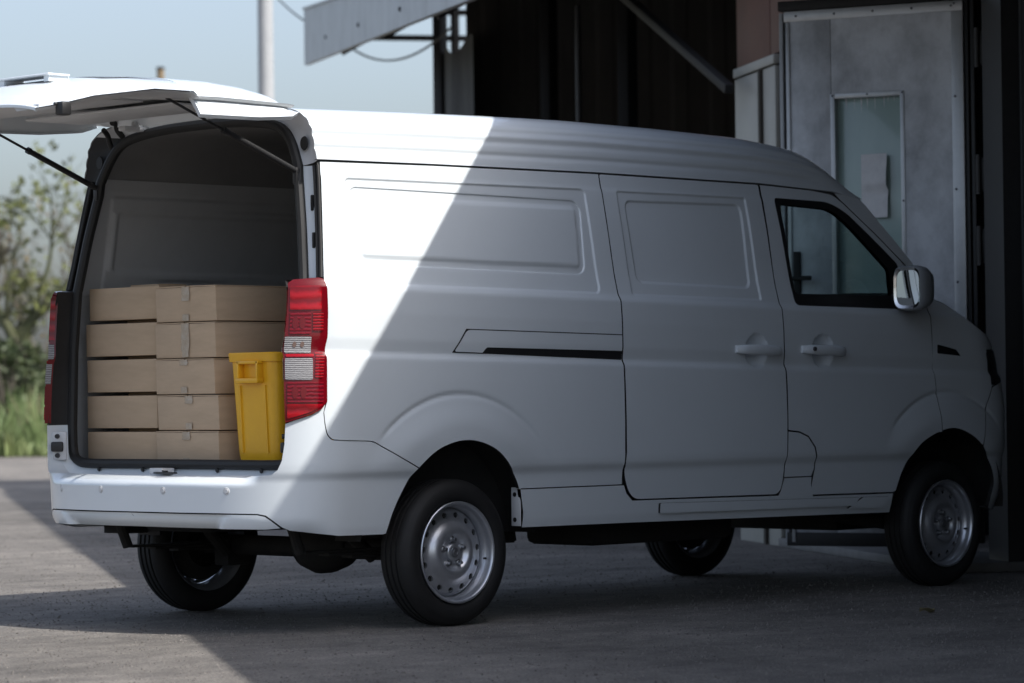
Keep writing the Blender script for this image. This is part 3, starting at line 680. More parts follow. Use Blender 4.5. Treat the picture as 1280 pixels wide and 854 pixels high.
mb=MB(); mb.tube(catmull([(-.56,.50,1.945),(-.60,.505,1.985),(-.62,.49,2.01),(-.655,.47,2.012)],5),.012); mb.build('cable_gaiter','rubber',van)
mb=MB(); mb.tube(catmull([(-.575,.545,1.885),(-.60,.555,1.93),(-.62,.545,1.965),(-.66,.52,1.985)],5),.011); mb.build('cable_gaiter','rubber',van)

# ------------------------------------------------------------------ wheels
def build_wheel(x, sg, parent):
    w=bpy.data.objects.new('wheel',None); COL.objects.link(w); w.parent=parent; w.location=(x,sg*.832,.286)
    if sg>0: w.rotation_euler=(0,0,math.pi)
    return w
tp=[(.198,.020),(.203,.008),(.215,.001),(.232,-.003),(.250,.000),(.264,.006),(.266,.009),(.272,.012),(.279,.020),(.2838,.030),(.2855,.038)]
for gy in (.052,.080,.108):
    tp+=[(.286,gy-.006),(.279,gy-.0045),(.279,gy+.0045),(.286,gy+.006)]
tp+=[(.2855,.124),(.2838,.134),(.277,.146),(.262,.158),(.235,.166),(.210,.160),(.198,.145)]
rp=[(.1985,.008),(.1990,.002),(.1965,-.001),(.1915,-.0005),(.1870,.004),(.1845,.012),(.1835,.024),(.1800,.034),(.1745,.040),(.1735,.060),(.170,.090),(.176,.125),(.190,.145),(.199,.150)]
dR=[.172,.166,.158,.148,.138,.128,.118,.110,.100,.092,.084,.076,.070,.064,.058,.052,.046,.040,.034,.0335,.030,.024,.012,.0]
dY=[.062,.054,.048,.046,.044,.041,.034,.027,.020,.017,.0165,.019,.024,.031,.036,.038,.0385,.0385,.0385,.026,.0225,.022,.0225,.023]
def discy(r): return np.interp(r,dR[::-1],dY[::-1])
def disc_mesh():
    rad=.013; hr=.1465; NH=15; loops=[[(.1715*math.cos(t),.1715*math.sin(t)) for t in np.linspace(0,2*math.pi,91)[:-1]]]
    for k in range(NH):
        a=2*math.pi*k/NH+.1; c=(hr*math.cos(a),hr*math.sin(a))
        loops.append([(c[0]+rad*(math.cos(t)*math.cos(a)*.86-math.sin(t)*math.sin(a)*1.0),c[1]+rad*(math.cos(t)*math.sin(a)*.86+math.sin(t)*math.cos(a)*1.0)) for t in np.linspace(0,2*math.pi,17)[:-1]])
    pts=[];edges=[]
    for q in loops:
        b=len(pts); pts+=q; edges+=[(b+i,b+(i+1)%len(q)) for i in range(len(q))]
    nb=len(pts); g=[]
    for r in dR[1:]:
        n=max(1,int(2*math.pi*r/.0075)); g+=[(r*math.cos(2*math.pi*i/n),r*math.sin(2*math.pi*i/n)) for i in range(n)]
    g=np.array(g); ok=np.ones(len(g),bool)
    for q in loops[1:]:
        c=np.mean(q,0); ok&=np.hypot(g[:,0]-c[0],g[:,1]-c[1])>rad+.002
    pts+=[tuple(p) for p in g[ok]]
    r=delaunay_2d_cdt([Vector(p) for p in pts],edges,[],0,1e-7); V=np.array([tuple(p) for p in r[0]]); T=np.array([t for t in r[2] if len(t)==3]); cen=V[T].mean(1)
    keep=np.ones(len(T),bool)
    for q in loops[1:]:
        keep&=polysdf(cen[:,0],cen[:,1],q)>0
    T=T[keep]; rr=np.hypot(V[:,0],V[:,1]); v=np.stack([V[:,0],discy(rr),V[:,1]],-1).tolist(); f=[tuple(t) for t in T]
    for q in loops[1:]:
        b=len(v); n=len(q); q=np.array(q); y=discy(np.hypot(q[:,0],q[:,1])); v+=np.stack([q[:,0],y,q[:,1]],-1).tolist()+np.stack([q[:,0],y+.010,q[:,1]],-1).tolist()
        f+=[(b+i,b+(i+1)%n,b+n+(i+1)%n,b+n+i) for i in range(n)]
    return v,f
wheels=[]
for i,(x,sg) in enumerate(((0,-1),(3.107,-1),(0,1),(3.107,1))):
    w=build_wheel(x,sg,van)
    if i==0:
        mb=MB(); mb.lathe(tp,96); ty=mb.build('tyre','tyre',w,sharp=40)
        mb=MB(); mb.lathe(rp,96); v,f=disc_mesh(); mb.add(v,f); ri=mb.build('rim','rim',w,sharp=40)
        mb=MB(); mb.lathe([(.0001,.018),(.010,.0175),(.0195,.0195),(.0205,.023)],24); 
        mb.tube([(.011*math.cos(t),.0165,.011*math.sin(t)) for t in np.linspace(.5,3.6,12)],.0022,6); mb.tube([(.011*math.cos(t),.0165,.011*math.sin(t)) for t in np.linspace(3.7,6.7,12)],.0022,6); mb.tube([(-.008,.0165,.003),(.008,.0165,-.003)],.002,6)
        hc=mb.build('hub_cap','nut',w)
        mb=MB(); mb.lathe([(.0001,.013),(.006,.0135),(.0075,.017),(.0080,.028),(.0125,.031),(.0135,.040)],12); nu=mb.build('wheel_nut','nut',w); nuts=[nu]
        for k in range(5):
            a=2*math.pi*k/5+.35; n_=nu if k==0 else nu.copy()
            if k: COL.objects.link(n_); n_.parent=w
            n_.location=(.051*math.cos(a),0,.051*math.sin(a))
        mb=MB(); mb.tube([(.166,.030,-.03),(.160,.012,-.029)],.004,8); mb.build('valve_stem','rubber',w)
        proto=list(w.children)
    else:
        for c in proto:
            k=c.copy(); COL.objects.link(k); k.parent=w
    mb=MB(); mb.lathe([(.0001,.050),(.15,.052),(.155,.10),(.10,.13)],32); mb.build('brake_drum','under',w)

# ------------------------------------------------------------------ underbody
for sg in (-1,1):
    for cx,r in ((0,.475),(3.107,.49)):
        mb=MB(); g=[]
        for t in np.linspace(.12,math.pi-.12,33): g.append([(cx+r*math.cos(t),sg*(.64 if cx<1 else .55),.29+r*math.sin(t)*.98),(cx+r*math.cos(t),sg*(float(wprof(.29+r*math.sin(t)*.98))-.024),.29+r*math.sin(t)*.98)])
        mb.grid(g); c=[q[0] for q in g]; mb.add(c,[tuple(range(len(c)))]); mb.build('wheel_arch_lining','under',van)
mb=MB(); mb.box((.50,-.79,.385),(2.62,.79,.43)); mb.box((-.80,-.38,.42),(3.6,.38,.46)); mb.box((-.76,-.60,.43),(-.50,.60,.46)); mb.box((3.5,-.6,.36),(3.66,.6,.44)); mb.build('underbody_plate','under',van)
mb=MB(); mb.tube([(0,-.70,.286),(0,-.30,.286),(0,.30,.286),(0,.70,.286)],.042,14)
mb.lathe([(.0001,-.17),(.05,-.165),(.09,-.12),(.115,-.04),(.12,.02),(.10,.09),(.06,.13),(.0001,.14)],24,c=(0,-.05,.30)); mb.tube([(.10,-.05,.31),(2.4,-.02,.40)],.035,12); mb.build('rear_axle','under',van)
for sg in (-1,1):
    mb=MB()
    for k in range(3): mb.box((-.55+.12*k,sg*.53-.03,.245-.012*k+.05),(.58-.12*k,sg*.53+.03,.255-.012*k+.05))
    mb.box((-.06,sg*.53-.045,.20),(.06,sg*.53+.045,.31),bev=.006); mb.tube([(-.55,sg*.53,.30),(-.60,sg*.53,.42)],.022); mb.tube([(.58,sg*.53,.30),(.56,sg*.53,.42)],.03); mb.tube([(-.10,sg*.45,.26),(-.30,sg*.42,.44)],.026); mb.build('leaf_spring','under',van)
mb=MB(); mb.lathe([(.0001,-.20),(.055,-.20),(.065,-.18),(.065,.18),(.055,.20),(.0001,.20)],24,c=(-.45,.30,.425)); mb.tube([(-.4,.2,.38),(.5,.25,.37),(2.2,.25,.36)],.024); mb.box((-.70,-.15,.402),(-.42,.58,.455),bev=.02); mb.build('exhaust','under',van)
mb=MB(); mb.box((-.36,.56,.335),(-.345,.70,.44),bev=.004); mb.build('mud_flap','black',van)
mb=MB(); mb.box((1.05,-.55,.26),(1.95,-.15,.40),bev=.03); mb.build('fuel_tank','under',van)
mb=MB(); mb.tube([(3.107,-.66,.286),(3.107,.66,.286)],.03,12); mb.box((2.9,-.35,.25),(3.45,.35,.42),bev=.02); mb.tube([(2.40,-.62,.36),(3.0,-.62,.28)],.03); mb.build('front_suspension','under',van)
mb=MB(); mb.box((.352,-.822,.375),(.358,-.772,.528),bev=.002); br=mb.build('arch_bracket','paint_in',van)
for z in (.50,.40):
    mb=MB(); mb.lathe([(.0001,-.002),(.009,-.002),(.010,.001)],12,axis='x',c=(.352,-.792,z)); mb.build('bolt_hole','rubber',br)

# ------------------------------------------------------------------ cargo
cb=(.52,.385,.26); cb2=(.44,.325,.215)
M['card']=mat('corrugated_cardboard',cb,.85,var=(3.5,.8,cb2),bump=(70,.10,.002),stretch=(1,1,6))
M['card2']=mat('pale_cardboard',(.55,.41,.28),.85,var=(4.5,.8,(.46,.34,.23)),bump=(60,.10,.002),stretch=(1,1,5))
M['tape']=mat('clear_tape',(.40,.31,.22),.22,coat=.6,var=(30,.7,(.52,.45,.37)),bump=(45,.5,.004))
ordn=['lowest','second lowest','middle','second highest','topmost']
def carton(x0,y0,z0,dx,dy,dz,rz,m,label,tape):
    o=thing('cardboard_box',label,'box',(x0+dx/2,y0+dy/2,z0),rz,'cardboard boxes stacked in the van')
    hx,hy=dx/2,dy/2; r=random.uniform; mb=MB()
    mb.box((-hx,-hy,0),(hx,hy,dz-.006),bev=.0025)
    V=[list(v) for v in mb.v]
    for v in V:                                               # gently bellied, uneven walls
        v[0]+=.003*math.sin(v[2]*20+x0*9); v[1]+=.002*math.sin(v[2]*17+y0*11)
    mb.v=[tuple(v) for v in V]; mb.build('carton',m,o,sharp=30)
    for s in (-1,1):                                          # top flaps
        mb=MB(); a=r(-.006,.010)
        v=[(s*.003,-hy,dz-.004),(s*hx,-hy,dz-.0055),(s*hx,hy,dz-.0055),(s*.003,hy,dz-.004)] if not tape else [(-hx,s*.003,dz-.004),(-hx,s*hy,dz-.0055),(hx,s*hy,dz-.0055),(hx,s*.003,dz-.004)]
        sc_=1.003 if tape else .40; t=[(p[0]*sc_,p[1]*sc_,p[2]+(.0045 if tape else .0130)) for p in v]; v=[(p[0]*min(1,sc_),p[1]*min(1,sc_),p[2]) for p in v]; mb.add(v+t,[(0,1,2,3),(4,5,6,7),(0,1,5,4),(1,2,6,5),(2,3,7,6),(3,0,4,7)]); mb.build('flap',m,o,False)
    if tape:
        w=.024; yo=r(-.012,.012); g=[]
        L=tape
        for k in range(9):
            t=k/8; z=dz-.004-L*t; g.append([(-hx-.0042-.0006*math.sin(k*1.7),yo-w+.002*math.sin(k),z),(-hx-.0046,yo,z),(-hx-.0042,yo+w+.002*math.sin(k*2),z)])
        mb=MB(); mb.grid(g); mb.grid([[(-hx-.0042,yo-w,dz+.0012),(-hx-.0042,yo+w,dz+.0012)],[(hx,yo-w,dz+.0012),(hx,yo+w,dz+.0012)]]); mb.build('tape','tape',o)
        mb=MB(); mb.grid([[(-hx-.0040,yo-w*.8,.028),(-hx-.0040,yo+w*.8,.028)],[(-hx-.0040,yo-w*.8,.003),(-hx-.0040,yo+w*.8,.003)]]); mb.build('tape','tape',o)
    return o
z=.634
for k in range(5):
    h=.1370; carton(-.60+random.uniform(-.008,.006),.272-.002*k+random.uniform(-.004,.004),z,.36,.450+.004*(k%2),h,random.uniform(-.012,.012),'card',
        'plain untaped cardboard box, %s of the stack against the van wall'%ordn[k],0); z+=h+.0090
z=.634
for k in range(5):
    h=[.1345,.1385,.1395,.140,.1405][k]; carton(-.616+random.uniform(-.008,.006),[-.140,-.132,-.112,-.120,-.120][k],z,.46,[.388,.380,.362,.374,.372][k],h,random.uniform(-.014,.014),'card2',
        'taped cardboard box, %s of the stack beside the yellow bin'%ordn[k],[.030,.030,.022,.11,.055][k]); z+=h+.0035
M['yellow']=mat('yellow_plastic',(.86,.46,.018),.38,var=(7,.6,(.76,.38,.015)),bump=(120,.06,.001),coat=.15)
binr=thing('waste_bin','slim yellow plastic bin standing beside the taped cardboard boxes','bin',(-.43,-.355,.634))
def rrect(hx,hy,r,n=6):
    out=[]
    for cx,cy,a0 in ((hx-r,hy-r,0),(-hx+r,hy-r,90),(-hx+r,-hy+r,180),(hx-r,-hy+r,270)):
        for k in range(n+1):
            a=math.radians(a0+90*k/n); out.append((cx+r*math.cos(a),cy+r*math.sin(a)))
    return out
def ring(z,hx,hy,r): return [(x,y,z) for x,y in rrect(hx,hy,r)]
H=.435
secs=[ring(.0,.168,.108,.03),ring(.006,.178,.118,.035),ring(.03,.183,.122,.035)]+[ring(z_,.183+.022*z_/H,.122+.018*z_/H,.035) for z_ in np.linspace(.06,.395,8)]
secs+=[ring(.400,.203,.139,.035),ring(.402,.212,.148,.038),ring(.432,.216,.152,.04),ring(.437,.212,.148,.038),ring(.437,.202,.138,.034),ring(.40,.196,.132,.03),ring(.03,.158,.10,.03),ring(.012,.10,.06,.03)]
mb=MB(); mb.grid([s+[s[0]] for s in secs]); mb.add(secs[0],[tuple(range(len(secs[0])))]); mb.add(secs[-1],[tuple(range(len(secs[0])))]); mb.build('bin_body','yellow',binr,sharp=40)
for sx in (-1,1):
    mb=MB()
    for y in (-.062,.050): mb.box((-.026,y,.325),(.006,y+.012,.404),bev=.003)
    mb.box((-.030,-.066,.318),(.004,.066,.338),bev=.005); mb.box((-.026,-.066,.392),(.012,.066,.404),bev=.003); o=mb.build('bin_handle','yellow',binr); o.location=(sx*.205,0,0)
    if sx>0: o.rotation_euler=(0,0,math.pi)
mb=MB()
for sx in (-1,1):
    for y in (-.078,.070):
        mb.add([(sx*(.185+.022*z_/H)+sx*d,y+yy_,z_) for z_ in (.05,.31) for d,yy_ in ((-.004,0),(.004,.002),(.004,.006),(-.004,.008))],[(0,1,5,4),(1,2,6,5),(2,3,7,6),(0,3,2,1),(4,5,6,7)])
mb.build('bin_rib','yellow',binr)
# ------------------------------------------------------------------ ground
fh=Vector((math.cos(YAW),math.sin(YAW),0))
def at(px,depth,z=0.): p=CAM+fh*depth+rt*((px-640)/FPX*depth); return Vector((p.x,p.y,z))
def ground_mat():
    m=bpy.data.materials.new('worn_concrete'); m.use_nodes=True; n=m.node_tree; b=n.nodes['Principled BSDF']; b.inputs['Roughness'].default_value=.85; b.inputs['Specular IOR Level'].default_value=.3
    tc=n.nodes.new('ShaderNodeTexCoord')
    def noise(scale,detail,rough,stretch=None,rot=0):
        t=n.nodes.new('ShaderNodeTexNoise'); t.inputs['Scale'].default_value=scale; t.inputs['Detail'].default_value=detail; t.inputs['Roughness'].default_value=rough
        if stretch:
            mp=n.nodes.new('ShaderNodeMapping'); mp.inputs['Scale'].default_value=stretch; mp.inputs['Rotation'].default_value=(0,0,rot); n.links.new(tc.outputs['Object'],mp.inputs['Vector']); n.links.new(mp.outputs[0],t.inputs['Vector'])
        else: n.links.new(tc.outputs['Object'],t.inputs['Vector'])
        return t.outputs[0]
    def ramp(src,a,b_,ca,cb_):
        r=n.nodes.new('ShaderNodeValToRGB'); r.color_ramp.elements[0].position=a; r.color_ramp.elements[1].position=b_; r.color_ramp.elements[0].color=(*ca,1); r.color_ramp.elements[1].color=(*cb_,1); n.links.new(src,r.inputs[0]); return r.outputs[0]
    def mul(c1,c2,f=1.):
        x=n.nodes.new('ShaderNodeMix'); x.data_type='RGBA'; x.blend_type='MULTIPLY'; x.inputs[0].default_value=f; n.links.new(c1,x.inputs[6]); n.links.new(c2,x.inputs[7]); return x.outputs[2]
    base=ramp(noise(.55,9,.7),.30,.72,(.115,.107,.100),(.300,.277,.257))
    grain=ramp(noise(85,3,.75),.30,.66,(.25,.25,.25),(1.42,1.41,1.39))
    mid=ramp(noise(9,7,.75),.30,.66,(.66,.66,.67),(1.12,1.12,1.10))
    st=ramp(noise(2.2,8,.78,(.8,2.0,1),.78),.36,.62,(.55,.55,.56),(1.15,1.15,1.13))
    v=n.nodes.new('ShaderNodeTexVoronoi'); v.feature='DISTANCE_TO_EDGE'; v.inputs['Scale'].default_value=.42; n.links.new(tc.outputs['Object'],v.inputs['Vector'])
    crk=ramp(v.outputs[0],.0,.010,(.55,.55,.55),(1,1,1))
    fl=ramp(noise(26,2,.5),.62,.78,(1,1,1),(1.5,1.48,1.42))
    c=mul(mul(mul(mul(base,grain,.85),mid,.8),st,.75),fl,.6)
    n.links.new(c,b.inputs['Base Color'])
    a=n.nodes.new('ShaderNodeMath'); a.operation='MULTIPLY_ADD'; a.inputs[1].default_value=.5; n.links.new(noise(110,4,.7),a.inputs[0]); n.links.new(noise(14,5,.6),a.inputs[2])
    bp=n.nodes.new('ShaderNodeBump'); bp.inputs['Strength'].default_value=.9; bp.inputs['Distance'].default_value=.014; n.links.new(a.outputs[0],bp.inputs['Height']); n.links.new(bp.outputs[0],b.inputs['Normal'])
    return m
M['ground']=ground_mat()
o=mk('ground',[(-300,-300,0),(300,-300,0),(300,300,0),(-300,300,0)],[(0,1,2,3)],'ground',None,False); tag(o,kind='structure')
M['soil']=mat('dry_grass_soil',(.11,.12,.045),.95,var=(.6,.9,(.16,.14,.07)),bump=(8,.6,.05))
mb=MB(); g=[]
for k in range(160):
    px=-4200+k*62; e=51.5+.5*math.sin(k*1.3)+.4*math.sin(k*.57); g.append([at(px,e,.012),at(px,e+1.2,.06),at(px,75,.10),at(px,1400,.10)])
mb.grid(g); o=mb.build('field',M['soil'],None); tag(o,kind='structure')

# ------------------------------------------------------------------ the workshop: facade parallel to the eave
AX=Vector((.56,.829,0)); AX.normalize(); QX=Vector((AX.y,-AX.x,0))
def W(t,d,z=0.): return AX*t+QX*d+Vector((0,0,z))
EAVE=[(-16.0,.80,2.07),(-7.79,.80,2.07),(4.95,1.43,3.12),(21.3,2.76,4.48)]      # (t, d, z) along the roof edge
for i,pw in enumerate([(-3.246,-6.685,2.241),(5.59,4.76,3.414),(14.2,16.1,4.48)]):
    v=Vector(pw); EAVE[i+1]=(v.dot(AX),v.dot(QX),v.z)
EAVE[0]=(EAVE[1][0]-8,EAVE[1][1],EAVE[1][2])
SL=.56
def eave(t): T=[e[0] for e in EAVE]; return float(np.interp(t,T,[e[1] for e in EAVE])),float(np.interp(t,T,[e[2] for e in EAVE]))
WALLTOP=6.59                                                    # parapet whose edge draws the shadow line across the van
def roofz(t,d): return WALLTOP
M['sheet']=mat('dark_brown_sheeting',(.060,.052,.042),.75,var=(3,.8,(.036,.032,.027)),stretch=(1,1,.3))
M['sheet_dk']=mat('near_black_sheeting',(.008,.008,.008),.8,var=(3,.6,(.005,.005,.005)),spec=.2)  # darkness of the interior put into a near-black sheet colour
M['steel_dk']=mat('dark_steel',(.013,.013,.014),.65,metal=.2,var=(12,.5,(.020,.017,.014)))
M['fascia']=mat('galvanised_fascia',(.44,.46,.48),.5,metal=.2,var=(2.5,.8,(.32,.335,.35)),bump=(8,.1,.01))
M['roofsheet']=mat('roof_sheeting',(.20,.21,.22),.6,metal=.2,var=(3,.6,(.14,.14,.145)))
M['brown']=mat('rust_brown_panel',(.115,.050,.036),.6,var=(5,.6,(.075,.035,.028)))
M['cream']=mat('cream_panel',(.36,.355,.32),.55,var=(5,.5,(.28,.275,.25)))
M['galv']=mat('smudged_galvanised_sheet',(.56,.58,.61),.42,metal=.2,var=(3.6,1.,(.30,.31,.33)),rvar=.25,stretch=(1,1,.75))
M['alu']=mat('aluminium_strip',(.48,.49,.50),.4,metal=.5,var=(14,.5,(.38,.39,.40)))
M['teal']=mat('frosted_teal_pane',(.33,.44,.42),.22,coat=.5,var=(8,.5,(.40,.51,.48)),stretch=(1,1,.35))
M['paper']=mat('aged_paper',(.66,.66,.67),.8,var=(14,.6,(.50,.50,.52)))
bld=thing('workshop_building','dark sheet metal workshop building behind the van with a grey door','building',W(6,3.4,0))
BL=W(6,3.4,0)
def B(t,d,z=0.): return W(t,d,z)-BL
def sheetwall(t0,t1,d,m,step=.95,ribs=True):
    n=max(1,int(round((t1-t0)/step)))
    for k in range(n):
        a=t0+(t1-t0)*k/n+.003; b=t0+(t1-t0)*(k+1)/n-.003; g=[]
        prof=[0,.12,.16,.26,.30,.45,.49,.59,.63,.78,.82,.92,.96,1.0] if ribs else [0,1.]
        off=[0,0,.010,.010,0,0,.010,.010,0,0,.010,.010,0,0] if ribs else [0,0]
        for p,o_ in zip(prof,off):
            t=a+(b-a)*p; g.append([B(t,d-o_,0),B(t,d-o_,roofz(t,d)-.04)])
        mb=MB(); mb.grid(g); mb.build('wall_sheet',m,bld,False)
for k in range(4):                                             # end wall of the open shed bay, seen face on
    d0=3.42+1.05*k; mb=MB(); g=[]
    for p,o_ in zip([0,.12,.16,.26,.30,.45,.49,.59,.63,.78,.82,.92,.96,.995],[0,0,.010,.010,0,0,.010,.010,0,0,.010,.010,0,0]): g.append([B(15.3-o_,d0+1.05*p,0),B(15.3-o_,d0+1.05*p,roofz(15.3,d0+1.05*p)-.04)])
    mb.grid(g); mb.build('wall_sheet','sheet',bld,False)
sheetwall(6.0,15.28,7.60,'sheet',1.3)
sheetwall(-14.0,1.80,3.70,'sheet_dk')
for t0,t1,z0 in ((1.80,4.30,3.55),(4.30,5.96,4.05),(5.96,10.6,4.75),(10.6,15.3,4.95)):            # facade above the doorway and above the open bay
    n_=max(1,int(round((t1-t0)/1.2)))
    for k in range(n_):
        mb=MB(); mb.box((0,-.0,z0),((t1-t0)/n_-.006,.05,WALLTOP),Matrix.Translation(B(t0+(t1-t0)*k/n_,3.70,0))@Matrix.Rotation(math.atan2(AX.y,AX.x),4,'Z')); mb.build('facade_sheet','sheet',bld,False)
mb=MB(); mb.add([B(-14,3.72,WALLTOP-.02),B(15.3,3.72,WALLTOP-.02),B(15.3,12,WALLTOP-.02),B(-14,12,WALLTOP-.02)],[(0,1,2,3)]); mb.build('flat_roof','roofsheet',bld,False)
for k in range(8):                                             # unseen porch roof, added to darken the van towards its front
    ta,tb=-9.0+1.65*k,-9.0+1.65*(k+1)-.006; v=[B(ta,1.50,3.18),B(tb,1.50,3.18),B(tb,3.68,3.72),B(ta,3.68,3.72)]; v+=[p+Vector((0,0,.06)) for p in v]
    mb=MB(); mb.add(v,[(0,3,2,1),(4,5,6,7),(0,1,5,4),(1,2,6,5),(2,3,7,6),(3,0,4,7)]); mb.build('shade_porch_sheet','sheet_dk',bld,False)
for k in range(2):                                             # unseen wing wall, added to deepen the shade on the van's front
    d0=2.62+.53*k; mb=MB(); g=[]
    for p,o_ in zip([0,.12,.16,.26,.30,.45,.49,.59,.63,.78,.82,.92,.96,.995],[0,0,.022,.022,0,0,.022,.022,0,0,.022,.022,0,0]): g.append([B(-6.5+o_,d0+.53*p,0),B(-6.5+o_,d0+.53*p,3.35+.17*(d0+.53*p-1.62))])
    mb.grid(g); mb.build('wall_sheet','sheet_dk',bld,False)
# interior walls behind the doorway
mb=MB(); mb.add([B(1.8,6.2,0),B(6.2,6.2,0),B(6.2,6.2,6.4),B(1.8,6.2,6.4)],[(0,1,2,3)]); mb.add([B(1.82,3.76,0),B(1.82,6.2,0),B(1.82,6.2,6.4),B(1.82,3.76,6.4)],[(0,1,2,3)]); mb.add([B(5.96,3.44,0),B(5.96,7.6,0),B(5.96,7.6,6.4),B(5.96,3.44,6.4)],[(0,1,2,3)]); mb.build('interior_wall','sheet_dk',bld,False)
mb=MB(); mb.add([B(15.34,3.42,0),B(15.34,12,0),B(15.34,12,6.5),B(15.34,3.42,6.5)],[(0,1,2,3)]); mb.add([B(-14,3.74,0),B(-14,12,0),B(-14,12,6.5),B(-14,3.74,6.5)],[(0,1,2,3)]); mb.add([B(-14,12,0),B(15.3,12,0),B(15.3,12,6.5),B(-14,12,6.5)],[(0,1,2,3)]); mb.build('outer_wall','sheet',bld,False)
# cream cladding below, brown board above, next to the door
for t0,t1 in ((5.04,5.30),(5.36,5.94)):
    mb=MB(); mb.box((0,-.03,0),(t1-t0,0.0,2.80),Matrix.Translation(B(t0,3.38,0))@Matrix.Rotation(math.atan2(AX.y,AX.x),4,'Z'),.004); mb.build('cladding_panel','cream',bld)
mb=MB(); mb.box((0,-.02,2.81),(.91,.02,2.865),Matrix.Translation(B(5.035,3.39,0))@Matrix.Rotation(math.atan2(AX.y,AX.x),4,'Z'),.004); mb.build('cladding_cap','cream',bld)
for t0,t1 in ((4.3,5.20),(5.21,5.96)):
    mb=MB(); mb.box((0,-.02,2.875),(t1-t0-.006,.02,4.10),Matrix.Translation(B(t0,3.42,0))@Matrix.Rotation(math.atan2(AX.y,AX.x),4,'Z'),.003); mb.build('gable_board','brown',bld)
mb=MB(); mb.box((-.03,-.075,2.36),(.03,-.03,2.72),Matrix.Translation(B(5.33,3.40,0))@Matrix.Rotation(math.atan2(AX.y,AX.x),4,'Z'),.008); mb.build('cladding_latch','black',bld)
mb=MB(); mb.box((-.02,-.02,0),(.02,.02,2.80),Matrix.Translation(B(5.33,3.38,0))@Matrix.Rotation(math.atan2(AX.y,AX.x),4,'Z')); mb.build('cladding_seam','sheet',bld)
# brace and posts inside the open shed bay
def bar(name,p0,p1,r,m,parent):
    p0=Vector(p0);p1=Vector(p1); d=(p1-p0); L=d.length; q=d.to_track_quat('X','Z').to_matrix().to_4x4()
    mb=MB(); mb.box((0,-r,-r),(L,r,r),Matrix.Translation(p0)@q,.004); return mb.build(name,m,parent)
bar('brace',B(9.05,3.26,3.84),B(5.62,3.26,2.715),.028,'steel_dk',bld)
for t in (8.9,11.6): bar('column',B(t,3.40,0),B(t,3.40,4.75),.05,'sheet_dk',bld)
mb=MB(); mb.lathe([(.0001,-.05),(.11,-.05),(.12,-.02),(.12,.02),(.0001,.03)],20,axis='z',c=tuple(B(9.6,3.2,2.75))); mb.tube([B(9.6,3.2,2.75),B(9.6,3.2,3.7)],.02); mb.build('work_lamp','black',bld)
# door frame on the hinge side
RA=Matrix.Rotation(math.atan2(AX.y,AX.x),4,'Z')
mb=MB(); mb.box((1.84,-.10,0),(2.02,-.07,3.5),Matrix.Translation(-BL+QX*3.70)@RA,.004); mb.build('door_post','galv',bld).data.materials[0]=mat('grey_post',(.10,.105,.11),.5,metal=.2,var=(6,.5,(.07,.073,.076)))
mb=MB(); mb.box((2.05,-.09,0),(2.09,.0,3.5),Matrix.Translation(-BL+QX*3.70)@RA,.003); mb.box((2.14,-.08,0),(2.17,.0,3.5),Matrix.Translation(-BL+QX*3.70)@RA,.003); mb.build('door_stop','alu',bld).data.materials[0]=mat('dull_strip',(.20,.20,.21),.5,metal=.4,var=(10,.5,(.12,.12,.12)))
mb=MB(); mb.box((2.02,-.04,0),(2.30,.06,3.5),Matrix.Translation(-BL+QX*3.74)@RA); mb.build('door_rebate','black',bld)
mb=MB(); mb.box((2.0,-.30,0),(5.0,.25,.05),Matrix.Translation(-BL+QX*3.60)@RA,.01); mb.build('threshold','cream',bld).data.materials[0]=mat('concrete_sill',(.15,.145,.14),.8,var=(9,.7,(.1,.1,.095)))
# hinged leaf standing open
K=.9586
leaf=bpy.data.objects.new('door_leaf',None); COL.objects.link(leaf); leaf.parent=bld
hp=Vector((4.401,.010,0)); leaf.location=hp-BL; ang=math.atan2(.948,-.316); leaf.rotation_euler=(0,0,ang)   # local x along the leaf, local y away from its face... faces +y
def kz(z): return .89+(z-.89)*K
def lx(e): return e*K
L_=lx(1.03); TZ=kz(2.955)
fx0,fx1=lx(.335),lx(.742); gz0,gz1=.95,kz(2.478)
def lbox(name,x0,x1,z0,z1,y0,y1,m,bev=.002,par=None):
    mb=MB(); mb.box((x0,y0,z0),(x1,y1,z1),bev=bev); return mb.build(name,m,par or leaf)
mb=MB(); mb.prism([(.055,.14),(fx0,.14),(fx0,gz1+.003),(fx1,gz1+.003),(fx1,TZ-.05),(.055,TZ-.05)],(0,-.05,0),(1,0,0),(0,0,1),(0,1,0),.05); mb.build('leaf_panel','galv',leaf,False)
lbox('leaf_panel',fx1+.003,L_-.045,.14,TZ-.05,-.05,.0,'galv')
lbox('leaf_panel',fx0+.003,fx1,.14,gz0,-.05,.0005,'galv')
lbox('edge_strip',0,L_-.02,TZ-.058,TZ-.004,-.06,.006,'alu'); lbox('edge_strip',0,.062,.12,TZ-.058,-.06,.005,'alu'); lbox('edge_strip',0,L_,.10,.17,-.06,.005,'steel_dk')
lbox('edge_strip',L_-.050,L_-.030,.12,TZ-.06,-.06,.008,'alu'); lbox('edge_channel',L_-.030,L_-.012,.12,TZ-.03,-.07,-.012,'black'); lbox('edge_strip',L_-.012,L_+.008,.12,TZ-.01,-.07,.002,'fascia')
lbox('edge_seal',-.022,-.004,.12,TZ,-.075,-.01,'black'); lbox('edge_seal',-.05,-.03,.12,TZ,-.085,-.02,'black')
lbox('head_cap',-.01,L_+.01,TZ,TZ+.05,-.08,.012,'steel_dk')
wf=.018
for x0,x1,z0,z1 in ((fx0-.004,fx0+wf,gz0,gz1+.012),(fx1-wf,fx1+.006,gz0,gz1+.012),(fx0+wf,fx1-wf,gz1-.012,gz1+.014),(fx0+wf,fx1-wf,gz0-.01,gz0+.012)):
    lbox('window_frame',x0,x1,z0,z1,-.045,.004,'alu')
